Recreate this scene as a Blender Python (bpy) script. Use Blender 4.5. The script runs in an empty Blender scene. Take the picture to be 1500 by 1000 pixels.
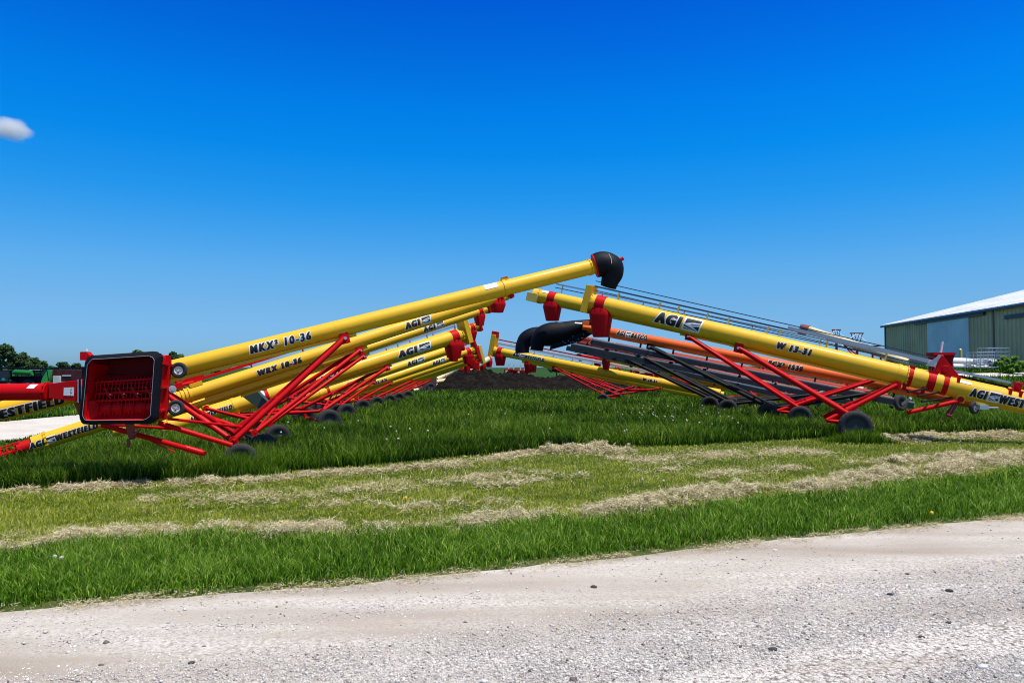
import bpy, bmesh, math, random
import numpy as np
from mathutils import Vector, Matrix, noise
random.seed(7); rng = np.random.default_rng(11)
SC = bpy.context.scene
COL = SC.collection
PI = math.pi
# ------------------------------------------------------------------ camera
F = 1083.0; HZ = 538.0; H = 1.55
PITCH = math.atan((HZ-500)/F)
CP, SP = math.cos(PITCH), math.sin(PITCH)
def P(px, py, Y):
    a = (px-750)/F; u = (500-py)/F
    yw = CP - u*SP; zw = SP + u*CP
    k = Y/yw
    return Vector((a*k, Y, H+zw*k))
def proj(p):
    x, y, z = p[0], p[1], p[2]-H
    f = y*CP+z*SP; u = -y*SP+z*CP
    return (750+F*x/f, 500-F*u/f)
def Gp(px, py):
    a = (px-750)/F; u = (500-py)/F
    yw = CP-u*SP; zw = SP+u*CP
    k = -H/zw
    return (a*k, yw*k)
cam = bpy.data.cameras.new('camera'); camo = bpy.data.objects.new('camera', cam); COL.objects.link(camo)
cam.sensor_width = 36; cam.lens = 36*F/1500; cam.clip_end = 8000; cam.clip_start = .05
camo.location = (0, 0, H); camo.rotation_euler = (PI/2+PITCH, 0, 0)
SC.camera = camo
# ------------------------------------------------------------------ materials
def newmat(name):
    m = bpy.data.materials.new(name); m.use_nodes = True
    nt = m.node_tree; nt.nodes.clear()
    return m, nt
def N(nt, t, **kw):
    n = nt.nodes.new(t)
    for k, v in kw.items():
        if k in n.inputs.keys(): n.inputs[k].default_value = v
        else: setattr(n, k, v)
    return n
def ramp(nt, fac, stops):
    r = nt.nodes.new('ShaderNodeValToRGB')
    while len(r.color_ramp.elements) < len(stops): r.color_ramp.elements.new(.5)
    for e, (p, c) in zip(r.color_ramp.elements, stops):
        e.position = p; e.color = (*c, 1) if len(c) == 3 else c
    nt.links.new(fac, r.inputs[0]); return r.outputs[0]
def paint(name, col, rough=.35, metal=0, dirt=.25, coat=.25, scale=3, dirtcol=(.25, .2, .13), spec=.5):
    m, nt = newmat(name)
    out = N(nt, 'ShaderNodeOutputMaterial'); b = N(nt, 'ShaderNodeBsdfPrincipled')
    tc = N(nt, 'ShaderNodeTexCoord')
    n1 = N(nt, 'ShaderNodeTexNoise', Scale=scale, Detail=8.0, Roughness=.65)
    n2 = N(nt, 'ShaderNodeTexNoise', Scale=scale*14, Detail=4.0, Roughness=.6)
    nt.links.new(tc.outputs['Object'], n1.inputs['Vector']); nt.links.new(tc.outputs['Object'], n2.inputs['Vector'])
    f = ramp(nt, n1.outputs[0], [(.48, (0, 0, 0)), (.75, (dirt,)*3)])
    f2 = ramp(nt, n2.outputs[0], [(.6, (0, 0, 0)), (.8, (dirt*.8,)*3)])
    add = N(nt, 'ShaderNodeMath', operation='ADD'); nt.links.new(f, add.inputs[0]); nt.links.new(f2, add.inputs[1])
    mx = N(nt, 'ShaderNodeMix', data_type='RGBA')
    mx.inputs[6].default_value = (*col, 1); mx.inputs[7].default_value = (*[c*.55+d*.45 for c, d in zip(col, dirtcol)], 1)
    nt.links.new(add.outputs[0], mx.inputs[0]); nt.links.new(mx.outputs[2], b.inputs['Base Color'])
    rr = N(nt, 'ShaderNodeMapRange'); rr.inputs[3].default_value = rough; rr.inputs[4].default_value = min(1, rough+.3)
    nt.links.new(n1.outputs[0], rr.inputs[0]); nt.links.new(rr.outputs[0], b.inputs['Roughness'])
    b.inputs['Specular IOR Level'].default_value = spec; b.inputs['Metallic'].default_value = metal; b.inputs['Coat Weight'].default_value = coat
    b.inputs['Coat Roughness'].default_value = .15
    nt.links.new(b.outputs[0], out.inputs[0]); return m
YEL = paint('yellow_paint', (.87, .49, .010), .42, coat=.06, dirt=.3, spec=.35)
YEL2 = paint('yellow_paint_dull', (.72, .52, .08), .5, dirt=.3)
CREAM = paint('cream_paint', (.75, .62, .33), .5, dirt=.3)
RED = paint('red_paint', (.58, .001, .004), .42, coat=.03, dirt=.15, dirtcol=(.2, .04, .03), spec=.15)
DRED = paint('dark_red_paint', (.22, .015, .012), .45, dirt=.25)
ORA = paint('orange_paint', (.75, .12, .012), .45, coat=.03, dirt=.2, spec=.3)
RIM = paint('dusty_dark_rim', (.05, .05, .05), .6, dirt=.6, dirtcol=(.10, .09, .07))
MAR = paint('maroon_paint', (.075, .004, .010), .5, dirt=.3)
ROR = paint('red_orange_paint', (.42, .03, .008), .45, coat=.03, dirt=.25, spec=.3)
SHADE_RED = paint('painted_shade_red', (.13, .002, .004), .6, coat=0, dirt=.1, spec=.2)  # darkened red that stands in for shade inside the hopper
BLK = paint('black_paint', (.007, .007, .009), .5, coat=0, dirt=.2, dirtcol=(.03, .03, .03), spec=.25)
RUB = paint('black_rubber', (.004, .0045, .010), .5, coat=0, dirt=.15, dirtcol=(.02, .02, .03), spec=.2)
TYRE = paint('tyre_rubber', (.028, .028, .03), .75, coat=0, dirt=.5, dirtcol=(.10, .09, .075), scale=9)
GALV = paint('galvanised_steel', (.42, .47, .52), .35, metal=.55, coat=0, dirt=.3, dirtcol=(.3, .3, .3))
SLATE = paint('grey_trough_steel', (.028, .042, .055), .55, metal=0, coat=0, dirt=.3)
GPANEL = paint('green_grey_steel', (.05, .09, .085), .5, metal=.2, coat=0)
WHT = paint('white_paint', (.75, .75, .74), .45, dirt=.2, dirtcol=(.5, .48, .44))
STK = paint('white_sticker', (.85, .85, .83), .5, coat=0, dirt=.05)
INK = paint('black_ink', (.008, .008, .01), .5, coat=0, dirt=.02)
GRN = paint('green_paint', (.01, .20, .035), .35, dirt=.15)
DGRN = paint('dark_green_paint', (.008, .06, .02), .4, dirt=.2)
def attr_foliage(name, stops, transl=.42, rough=.6, attr='tint'):
    m, nt = newmat(name)
    out = N(nt, 'ShaderNodeOutputMaterial'); b = N(nt, 'ShaderNodeBsdfPrincipled', Roughness=rough)
    a = N(nt, 'ShaderNodeAttribute', attribute_name=attr)
    c = ramp(nt, a.outputs['Fac'], stops)
    nt.links.new(c, b.inputs['Base Color']); b.inputs['Specular IOR Level'].default_value = .25
    tr = N(nt, 'ShaderNodeBsdfTranslucent'); nt.links.new(c, tr.inputs[0])
    mx = N(nt, 'ShaderNodeMixShader', Fac=transl)
    nt.links.new(b.outputs[0], mx.inputs[1]); nt.links.new(tr.outputs[0], mx.inputs[2]); nt.links.new(mx.outputs[0], out.inputs[0])
    return m
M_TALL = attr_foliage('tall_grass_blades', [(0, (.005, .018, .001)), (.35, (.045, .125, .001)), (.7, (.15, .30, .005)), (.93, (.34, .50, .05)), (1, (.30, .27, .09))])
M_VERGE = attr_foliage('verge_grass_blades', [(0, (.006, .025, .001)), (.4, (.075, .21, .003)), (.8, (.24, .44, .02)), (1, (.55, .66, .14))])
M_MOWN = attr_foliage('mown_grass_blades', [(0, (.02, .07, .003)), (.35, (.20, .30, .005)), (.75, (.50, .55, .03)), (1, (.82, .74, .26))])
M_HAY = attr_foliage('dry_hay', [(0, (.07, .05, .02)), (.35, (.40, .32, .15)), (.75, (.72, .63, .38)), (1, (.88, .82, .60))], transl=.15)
M_LEAF = attr_foliage('tree_leaves', [(0, (.015, .04, .015)), (.5, (.055, .115, .035)), (1, (.13, .22, .06))], transl=.25)
M_BUSH = attr_foliage('bush_leaves', [(0, (.02, .06, .005)), (.5, (.08, .20, .015)), (1, (.22, .42, .05))])
def groundmat(name, c0, c1, c2, scale=1.2, bump=.03, fine=60):
    m, nt = newmat(name)
    out = N(nt, 'ShaderNodeOutputMaterial'); b = N(nt, 'ShaderNodeBsdfPrincipled', Roughness=.95)
    b.inputs['Specular IOR Level'].default_value = .1
    g = N(nt, 'ShaderNodeNewGeometry')
    n1 = N(nt, 'ShaderNodeTexNoise', Scale=scale, Detail=10.0, Roughness=.7); n2 = N(nt, 'ShaderNodeTexNoise', Scale=fine, Detail=4.0, Roughness=.7)
    nt.links.new(g.outputs['Position'], n1.inputs['Vector']); nt.links.new(g.outputs['Position'], n2.inputs['Vector'])
    ad = N(nt, 'ShaderNodeMix', data_type='FLOAT'); ad.inputs[0].default_value = .5
    nt.links.new(n1.outputs[0], ad.inputs[2]); nt.links.new(n2.outputs[0], ad.inputs[3])
    c = ramp(nt, ad.outputs[0], [(.36, c0), (.5, c1), (.64, c2)])
    nt.links.new(c, b.inputs['Base Color'])
    bp = N(nt, 'ShaderNodeBump', Strength=.8, Distance=bump); nt.links.new(n2.outputs[0], bp.inputs['Height']); nt.links.new(bp.outputs[0], b.inputs['Normal'])
    nt.links.new(b.outputs[0], out.inputs[0]); return m
M_GROUND = groundmat('field_soil_and_grass', (.010, .03, .005), (.025, .07, .010), (.05, .11, .018), 1.0, .03, 30)
M_LAWN = groundmat('mown_thatch', (.03, .05, .012), (.07, .10, .02), (.15, .16, .05), 2.5, .02, 50)
M_DIRT = groundmat('dark_topsoil', (.003, .0025, .002), (.010, .008, .006), (.030, .024, .018), 1.2, .25, 5)
M_LANE = groundmat('pale_gravel', (.46, .42, .36), (.62, .57, .50), (.74, .69, .62), .6, .02, 20)
M_BARK = groundmat('bark', (.03, .02, .012), (.06, .045, .03), (.09, .07, .05), 6, .02, 40)
# gravel road
def roadmat():
    m, nt = newmat('gravel_road_surface')
    out = N(nt, 'ShaderNodeOutputMaterial'); b = N(nt, 'ShaderNodeBsdfPrincipled', Roughness=.95)
    b.inputs['Specular IOR Level'].default_value = .15
    g = N(nt, 'ShaderNodeNewGeometry'); at = N(nt, 'ShaderNodeAttribute', attribute_name='dist')
    v = N(nt, 'ShaderNodeTexVoronoi', Scale=75.0, Randomness=1.0); nt.links.new(g.outputs['Position'], v.inputs['Vector'])
    v2 = N(nt, 'ShaderNodeTexVoronoi', Scale=38.0, Randomness=1.0); nt.links.new(g.outputs['Position'], v2.inputs['Vector'])
    n1 = N(nt, 'ShaderNodeTexNoise', Scale=.9, Detail=2.5, Roughness=.5)
    mp = N(nt, 'ShaderNodeMapping'); mp.inputs['Rotation'].default_value = (0, 0, -.34); mp.inputs['Scale'].default_value = (.35, 2.2, 1)
    nt.links.new(g.outputs['Position'], mp.inputs[0]); nt.links.new(mp.outputs[0], n1.inputs['Vector'])
    nf = N(nt, 'ShaderNodeTexNoise', Scale=220.0, Detail=3.0); nt.links.new(g.outputs['Position'], nf.inputs['Vector'])
    sep = N(nt, 'ShaderNodeSeparateColor'); nt.links.new(v.outputs['Color'], sep.inputs[0])
    stone = ramp(nt, sep.outputs[0], [(0, (.22, .20, .18)), (.15, (.50, .455, .41)), (.6, (.68, .635, .585)), (1, (.86, .82, .77))])
    smooth = ramp(nt, nf.outputs[0], [(.3, (.38, .335, .28)), (.7, (.62, .565, .50))])
    # mix by distance from the edge, wobbled by noise
    ad = N(nt, 'ShaderNodeMath', operation='MULTIPLY_ADD'); nt.links.new(n1.outputs[0], ad.inputs[0]); ad.inputs[1].default_value = 5.5; nt.links.new(at.outputs['Fac'], ad.inputs[2])
    k = ramp(nt, N(nt, 'ShaderNodeMapRange').outputs[0], [(0, (0, 0, 0)), (1, (1, 1, 1))])
    mr = nt.nodes[-2] if False else [n for n in nt.nodes if n.bl_idname == 'ShaderNodeMapRange'][-1]
    mr.inputs[1].default_value = 3.0; mr.inputs[2].default_value = 5.4
    nt.links.new(ad.outputs[0], mr.inputs[0])
    mx = N(nt, 'ShaderNodeMix', data_type='RGBA'); nt.links.new(k, mx.inputs[0]); nt.links.new(smooth, mx.inputs[6]); nt.links.new(stone, mx.inputs[7])
    # broad tone variation
    bt = ramp(nt, n1.outputs[0], [(.3, (.70, .66, .62)), (.52, (.95, .94, .93)), (.66, (1.1, 1.1, 1.1))])
    ml = N(nt, 'ShaderNodeMix', data_type='RGBA', blend_type='MULTIPLY'); ml.inputs[0].default_value = 1
    nt.links.new(mx.outputs[2], ml.inputs[6]); nt.links.new(bt, ml.inputs[7])
    # dark gaps between stones
    gp = ramp(nt, v2.outputs['Distance'], [(.0, (1, 1, 1)), (.45, (1, 1, 1)), (.78, (.45, .42, .39))])
    m2 = N(nt, 'ShaderNodeMix', data_type='RGBA', blend_type='MULTIPLY'); nt.links.new(k, m2.inputs[0])
    nt.links.new(ml.outputs[2], m2.inputs[6]); nt.links.new(gp, m2.inputs[7])
    nt.links.new(m2.outputs[2], b.inputs['Base Color'])
    bp = N(nt, 'ShaderNodeBump', Strength=.9, Distance=.012); bp.invert = True
    mh = N(nt, 'ShaderNodeMath', operation='ADD'); nt.links.new(v.outputs['Distance'], mh.inputs[0]); nt.links.new(v2.outputs['Distance'], mh.inputs[1])
    hm = N(nt, 'ShaderNodeMath', operation='MULTIPLY'); nt.links.new(mh.outputs[0], hm.inputs[0]); nt.links.new(k, hm.inputs[1])
    nt.links.new(hm.outputs[0], bp.inputs['Height']); nt.links.new(bp.outputs[0], b.inputs['Normal'])
    nt.links.new(b.outputs[0], out.inputs[0]); return m
M_ROAD = roadmat()
M_STONE = attr_foliage('limestone_chips', [(0, (.12, .11, .10)), (.12, (.38, .345, .31)), (.6, (.67, .625, .58)), (1, (.86, .82, .77))], transl=0, rough=.9)
def corrmat(name, col, per, horiz=False):
    m, nt = newmat(name)
    out = N(nt, 'ShaderNodeOutputMaterial'); b = N(nt, 'ShaderNodeBsdfPrincipled', Roughness=.5)
    g = N(nt, 'ShaderNodeNewGeometry')
    n1 = N(nt, 'ShaderNodeTexNoise', Scale=.5, Detail=6.0); nt.links.new(g.outputs['Position'], n1.inputs['Vector'])
    c = ramp(nt, n1.outputs[0], [(.3, tuple(x*.85 for x in col)), (.7, tuple(min(1, x*1.1) for x in col))])
    nt.links.new(c, b.inputs['Base Color']); nt.links.new(b.outputs[0], out.inputs[0]); return m
M_SHED = corrmat('olive_sheet_metal', (.80, .52, .25), 1)
M_DOOR = corrmat('pale_blue_sheet_metal', (.85, .80, .76), 1)
M_ROOF = corrmat('white_roof_sheet', (.93, .92, .90), 1)
TRIMB = paint('blue_black_rail', (.045, .06, .09), .4, metal=.4, dirt=.1)
M_TRIM = paint('dark_trim', (.02, .025, .05), .5, dirt=.1)

# ------------------------------------------------------------------ mesh builder
class MB:
    def __init__(s): s.v = []; s.f = []
    def add(s, vs, fs):
        o = len(s.v); s.v += [tuple(v) for v in vs]; s.f += [tuple(i+o for i in f) for f in fs]; return s
    def sweep(s, pts, rad, n=16, cap=True, up=None):
        pts = [Vector(p) for p in pts]
        if not hasattr(rad, '__len__'): rad = [rad]*len(pts)
        ref = up or Vector((0, 0, 1)); vs = []
        for i, p in enumerate(pts):
            t = (pts[min(i+1, len(pts)-1)]-pts[max(i-1, 0)]).normalized()
            if i == 0:
                a = ref if abs(t.dot(ref)) < .95 else Vector((1, 0, 0))
                x = (a - t*a.dot(t)).normalized()
            else: x = (x - t*x.dot(t)).normalized()
            y = t.cross(x)
            for k in range(n):
                an = 2*PI*k/n; vs.append(p + (x*math.cos(an)+y*math.sin(an))*rad[i])
        fs = [(i*n+k, i*n+(k+1) % n, (i+1)*n+(k+1) % n, (i+1)*n+k) for i in range(len(pts)-1) for k in range(n)]
        if cap: fs += [tuple(range(n))[::-1], tuple(range((len(pts)-1)*n, len(pts)*n))]
        return s.add(vs, fs)
    def cyl(s, a, b, r, n=16, r2=None): return s.sweep([a, b], [r, r if r2 is None else r2], n)
    def box(s, c, ex, ey, ez):
        c = Vector(c); ex, ey, ez = Vector(ex), Vector(ey), Vector(ez); vs = []
        for i in (-1, 1):
            for j in (-1, 1):
                for k in (-1, 1): vs.append(c+ex*i+ey*j+ez*k)
        return s.add(vs, [(0, 1, 3, 2), (4, 6, 7, 5), (0, 4, 5, 1), (2, 3, 7, 6), (0, 2, 6, 4), (1, 5, 7, 3)])
    def beam(s, a, b, w, h, up=(0, 0, 1)):
        a, b = Vector(a), Vector(b); d = (b-a); u = Vector(up); x = d.cross(u).normalized(); z = x.cross(d).normalized()
        return s.box((a+b)/2, d/2, x*w/2, z*h/2)
    def lathe(s, c, ax, prof, n=32, mod=None):
        """prof: (axial, radius)"""
        c = Vector(c); ax = Vector(ax).normalized(); x = ax.orthogonal().normalized(); y = ax.cross(x); vs = []
        for i, (a, r) in enumerate(prof):
            for k in range(n):
                an = 2*PI*k/n; rr = r + (mod(i, k) if mod else 0)
                vs.append(c+ax*a+(x*math.cos(an)+y*math.sin(an))*rr)
        fs = [(i*n+k, i*n+(k+1) % n, (i+1)*n+(k+1) % n, (i+1)*n+k) for i in range(len(prof)-1) for k in range(n)]
        return s.add(vs, fs)
    def prism(s, poly, ext):
        n = len(poly); e = Vector(ext); vs = [Vector(p) for p in poly]+[Vector(p)+e for p in poly]
        return s.add(vs, [tuple(range(n))[::-1], tuple(range(n, 2*n))]+[(i, (i+1) % n, n+(i+1) % n, n+i) for i in range(n)])
    def build(s, name, mat, parent=None, base=None, bevel=0, smooth=35, kind=None):
        me = bpy.data.meshes.new(name)
        b = Vector(base) if base is not None else Vector((0, 0, 0))
        me.from_pydata([tuple(Vector(v)-b) for v in s.v], [], s.f)
        bm = bmesh.new(); bm.from_mesh(me); bmesh.ops.recalc_face_normals(bm, faces=bm.faces)
        bm.to_mesh(me); bm.free()
        me.materials.append(mat)
        if smooth:
            me.polygons.foreach_set('use_smooth', [True]*len(me.polygons)); me.set_sharp_from_angle(angle=math.radians(smooth))
        o = bpy.data.objects.new(name, me); COL.objects.link(o)
        if parent is not None: o.parent = parent
        else: o.location = b
        if bevel:
            md = o.modifiers.new('bevel', 'BEVEL'); md.width = bevel; md.segments = 2; md.limit_method = 'ANGLE'
        return o
class Thing:
    def __init__(s, name, label, cat, base, group=None):
        o = bpy.data.objects.new(name, None); COL.objects.link(o); o.location = base; o.empty_display_size = .2
        o['label'] = label; o['category'] = cat
        if group: o['group'] = group
        s.o = o; s.b = Vector(base)
    def part(s, name, mb, mat, parent=None, bevel=0, smooth=35, label=None):
        o = mb.build(name, mat, parent or s.o, s.b, bevel, smooth)
        if label: o['label'] = label
        return o
def tag(o, label, cat, group=None, kind=None):
    if kind: o['kind'] = kind
    if label: o['label'] = label
    if cat: o['category'] = cat
    if group: o['group'] = group
    return o
def struct(o): o['kind'] = 'structure'; return o
# ------------------------------------------------------------------ terrain
def sm(t): t = np.clip(t, 0, 1); return t*t*(3-2*t)
def gh(x, y): return 1.5*sm((np.asarray(y, float)-24)/24)*sm((np.asarray(x, float)-11)/13)
def edge(pts):
    g = sorted(Gp(*p) for p in pts); xs = np.array([a for a, b in g]); ys = np.array([b for a, b in g])
    m0 = (ys[1]-ys[0])/(xs[1]-xs[0]); m1 = (ys[-1]-ys[-2])/(xs[-1]-xs[-2])
    m0 = max(.05, min(m0, .5)); m1 = max(.05, min(m1, .5))
    def f(x):
        x = np.asarray(x, float); r = np.interp(x, xs, ys)
        r = np.where(x < xs[0], ys[0]+(x-xs[0])*m0, r); return np.where(x > xs[-1], ys[-1]+(x-xs[-1])*m1, r)
    return f
E_ROAD = edge([(0, 897), (250, 876), (500, 858), (700, 838), (900, 818), (1100, 795), (1300, 776), (1500, 757)])
E_MOWN = edge([(0, 812), (300, 792), (600, 785), (850, 768), (1000, 752), (1250, 722), (1500, 695)])
E_TALL = edge([(0, 718), (200, 708), (450, 690), (700, 668), (850, 656), (1000, 654), (1250, 640), (1500, 630)])
def wob(x, y, s=1.0):
    return (np.sin(x*2.1*s+y*1.3*s)+np.sin(x*4.7*s-y*3.1*s+1)+.6*np.sin(x*9.3*s+y*7.7*s+2)+.4*np.sin(x*19*s-11*y*s))/3
def mesh_np(name, V, quads=None, tris=None, mat=None, attr=None, smooth=False):
    me = bpy.data.meshes.new(name); nv = len(V)
    me.vertices.add(nv); me.vertices.foreach_set('co', V.astype(np.float32).ravel())
    parts = []; starts = []; off = 0
    for a in (quads, tris):
        if a is not None and len(a):
            parts.append(a.ravel()); n, k = a.shape; starts.append(off+np.arange(n)*k); off += n*k
    li = np.concatenate(parts).astype(np.int32); st = np.concatenate(starts).astype(np.int32)
    me.loops.add(len(li)); me.loops.foreach_set('vertex_index', li)
    me.polygons.add(len(st)); me.polygons.foreach_set('loop_start', st)
    if attr:
        for k, a in attr.items():
            at = me.attributes.new(k, 'FLOAT', 'POINT'); at.data.foreach_set('value', a.astype(np.float32))
    if mat: me.materials.append(mat)
    me.update(calc_edges=True)
    if smooth: me.polygons.foreach_set('use_smooth', np.ones(len(st), bool))
    o = bpy.data.objects.new(name, me); COL.objects.link(o); return o
def grid_mesh(name, X, Y, Z, mat, attr=None):
    ny, nx = X.shape; V = np.stack([X.ravel(), Y.ravel(), Z.ravel()], 1)
    i = (np.arange(ny-1)[:, None]*nx+np.arange(nx-1)[None]).ravel()
    q = np.stack([i, i+1, i+nx+1, i+nx], 1)
    return mesh_np(name, V, q, None, mat, attr, True)
xs = np.concatenate([-np.geomspace(4000, 62, 16), np.arange(-60, 61, 1.5), np.geomspace(62, 4000, 16)])
ys = np.concatenate([-np.geomspace(600, 12, 8), np.arange(-10, 101, 1.5), np.geomspace(103, 5000, 18)])
X, Y = np.meshgrid(xs, ys)
g = struct(grid_mesh('ground', X, Y, gh(X, Y)-.004, M_GROUND))
# mown strip sheet
u = np.arange(-40, 40.01, .25); k = np.linspace(0, 1, 12)[:, None]
ya = E_ROAD(u)-.25+.06*wob(u, 0*u, 2); yb = E_TALL(u)+.1
X = np.repeat(u[None], 12, 0); Y = ya*(1-k)+yb*k
struct(grid_mesh('mown_ground', X, Y, X*0+.001, M_LAWN))
# road sheet
d = np.concatenate([np.array([0, .05, .12, .25, .4, .6]), np.linspace(.8, 30, 60)])[:, None]
ye = E_ROAD(u)+.05*wob(u, 0*u+3, 3)
X = np.repeat(u[None], len(d), 0); Y = ye[None]-d; D = np.repeat(d, len(u), 1)
rut = -.012*np.exp(-((D-1.0)/.25)**2)-.012*np.exp(-((D-2.6)/.3)**2)+.006*wob(X*.6, Y*.6)
Z = .018+np.where(D < .3, (D-.3)*.04, 0)+rut*sm(D/.5)
struct(grid_mesh('gravel_road', X, Y, Z, M_ROAD, {'dist': D.ravel()}))
def road_z(x, y):
    D = E_ROAD(x)-y
    return .018-.012*np.exp(-((D-1.0)/.25)**2)-.012*np.exp(-((D-2.6)/.3)**2)+.006*wob(x*.6, y*.6)
# lanes
def lane(name, pts_px, z=.006):
    pts = []
    for a, b in pts_px: pts.append((Gp(*a), Gp(*b)))
    Xs = []; Ys = []
    for (p, q), (p2, q2) in zip(pts[:-1], pts[1:]):
        for t in np.linspace(0, 1, 12, endpoint=False):
            A = np.array(p)*(1-t)+np.array(p2)*t; B = np.array(q)*(1-t)+np.array(q2)*t
            row = np.linspace(0, 1, 8)[:, None]; R = A*(1-row)+B*row; Xs.append(R[:, 0]); Ys.append(R[:, 1])
    X = np.array(Xs); Y = np.array(Ys)
    return struct(grid_mesh(name, X, Y, gh(X, Y)+z, M_LANE))
lane('gravel_lane', [((-420, 640), (-420, 700)), ((0, 618), (0, 648)), ((120, 607), (120, 628)), ((240, 596), (240, 608)), ((330, 590), (330, 596)), ((480, 575), (480, 581))])
# raised pale track near the shed
def track():
    pts = [(14, 37, .5), (24, 40, .9), (30, 41, 1.0), (60, 44, 1.2)]
    X = []; Y = []
    for (x0, y0, w0), (x1, y1, w1) in zip(pts[:-1], pts[1:]):
        for t in np.linspace(0, 1, 10, endpoint=False):
            x = x0+(x1-x0)*t; y = y0+(y1-y0)*t; w = w0+(w1-w0)*t; X.append([x]*6); Y.append(list(np.linspace(y-w, y+w, 6)))
    X = np.array(X); Y = np.array(Y); struct(grid_mesh('shed_track', X, Y, gh(X, Y)+.02, M_LANE))
track()
# ------------------------------------------------------------------ grass
def blades(name, x, y, h, w, bend, tint, mat, z0=None, label=None, cat=None):
    n = len(x); z = gh(x, y) if z0 is None else z0
    a = rng.uniform(0, 2*PI, n); b = rng.uniform(0, 2*PI, n)*.999
    dx, dy = np.cos(a)*w/2, np.sin(a)*w/2
    bx, by = np.cos(b)*bend*h, np.sin(b)*bend*h
    V = np.empty((n, 5, 3), np.float32)
    V[:, 0] = np.stack([x-dx, y-dy, z-.01], 1); V[:, 1] = np.stack([x+dx, y+dy, z-.01], 1)
    V[:, 2] = np.stack([x-dx*.8+bx*.3, y-dy*.8+by*.3, z+h*.55], 1); V[:, 3] = np.stack([x+dx*.8+bx*.3, y+dy*.8+by*.3, z+h*.55], 1)
    V[:, 4] = np.stack([x+bx, y+by, z+h*np.sqrt(np.clip(1-bend**2*.5, .2, 1))], 1)
    i = np.arange(n)*5
    q = np.stack([i, i+1, i+3, i+2], 1); t = np.stack([i+2, i+3, i+4], 1)
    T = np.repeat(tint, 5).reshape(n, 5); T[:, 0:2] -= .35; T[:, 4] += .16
    o = mesh_np(name, V.reshape(-1, 3), q, t, mat, {'tint': np.clip(T, 0, 1).ravel()})
    tag(o, label, cat, None, 'stuff'); return o
def screen_samples(n, y0, y1, x0=-250, x1=1750, pw=1.0):
    px = rng.uniform(x0, x1, n); py = y0+(y1-y0)*rng.uniform(0, 1, n)**pw
    zw = SP+(500-py)/F*CP; yw = CP-(500-py)/F*SP; kk = -H/zw
    return (px-750)/F*kk, yw*kk
# tall field grass
x, y = screen_samples(560000, 556, 740)
m = (y > E_TALL(x)+.10*wob(x, y, 3)) & (y < 95)
lx = (x < -3) & (np.abs(y-(21+(x+14)*(-.9))) < 0)   # placeholder, lane handled below
m &= ~lx
# keep the gravel lane clear
def lane_rows(x, y):
    qx = 750+F*x/y; qy = HZ+H*F/y
    return qx, qy, np.interp(qx, [-420, 0, 120, 240, 330, 480], [700, 648, 628, 608, 596, 581]), np.interp(qx, [-420, 0, 120, 240, 330, 480], [640, 618, 607, 596, 590, 575])
qx, qy, ql, qh = lane_rows(x, y)
m &= ~((qx < 480) & (qy < ql+1.5*wob(x, y, 1)) & (qy > qh+1.0*wob(x, y, 1.3)))
m &= ~((x > 12) & (np.abs(y-np.interp(x, [14, 24, 30, 60], [37, 40, 41, 44])) < 1.0))
x, y = x[m], y[m]
pat = wob(x*.35, y*.35)+.5*wob(x*1.3, y*1.3)
h = (.33+.08*pat)*rng.uniform(.5, 1.2, len(x)); h *= np.where(y > 30, .7, 1)
ed = np.clip((y-E_TALL(x))/.5, 0, 1); h *= .8+.2*ed
qx, qy, ql, qh = lane_rows(x, y)
h = np.where((qx < 480) & (qy <= qh), h*.45, h)
lf = sm((300-qx)/80)*sm((ql+52-qy)/14)*(qy > ql-3); h = h*(1-.78*lf)
w = np.maximum(.008, .0011*y)*rng.uniform(.6, 1.4, len(x))
tint = np.clip(.45+.20*pat+rng.normal(0, .25, len(x)), 0, .94); tint = np.where(rng.uniform(0, 1, len(x)) < .015, 1, tint)
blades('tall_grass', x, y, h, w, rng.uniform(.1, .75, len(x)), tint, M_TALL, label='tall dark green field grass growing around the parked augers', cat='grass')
# mown grass
x, y = screen_samples(420000, 625, 830)
m = (y < E_TALL(x)+.08*wob(x, y, 3)+.1) & (y > E_MOWN(x)+.2*wob(x, y, 2)-.1)
x, y = x[m], y[m]; pat = wob(x*.5, y*1.3)+.9*wob(x*1.4, y*3)
h = rng.uniform(.02, .055, len(x))*(1+.3*pat)
tint = np.clip(.62+.15*pat+rng.normal(0, .24, len(x)), 0, 1)
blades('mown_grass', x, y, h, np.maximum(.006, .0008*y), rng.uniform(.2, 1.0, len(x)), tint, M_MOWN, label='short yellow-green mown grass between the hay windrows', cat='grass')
# verge
x, y = screen_samples(330000, 680, 910)
m = (y < E_MOWN(x)+.2*wob(x, y, 2)+.15) & (y > E_ROAD(x)+.09+.13*wob(x, y, 2.5))
ed = np.clip((y-E_ROAD(x))/.35, 0, 1); m &= rng.uniform(0, 1, len(x)) < .12+ed
x, y = x[m], y[m]; pat = wob(x*.9, y*.9)+.5*wob(x*3, y*3); ed = np.clip((y-E_ROAD(x))/.4, 0, 1)
h = rng.uniform(.04, .13, len(x))*(1+.25*pat)*(.3+.7*ed)
tint = np.clip(.54+.12*pat+rng.normal(0, .27, len(x)), 0, 1)
blades('verge_grass', x, y, h, np.maximum(.0075, .0011*y)*rng.uniform(.6, 1.4, len(x)), rng.uniform(.2, .95, len(x)), tint, M_VERGE, label='lush green verge grass along the gravel road', cat='grass')
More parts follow.
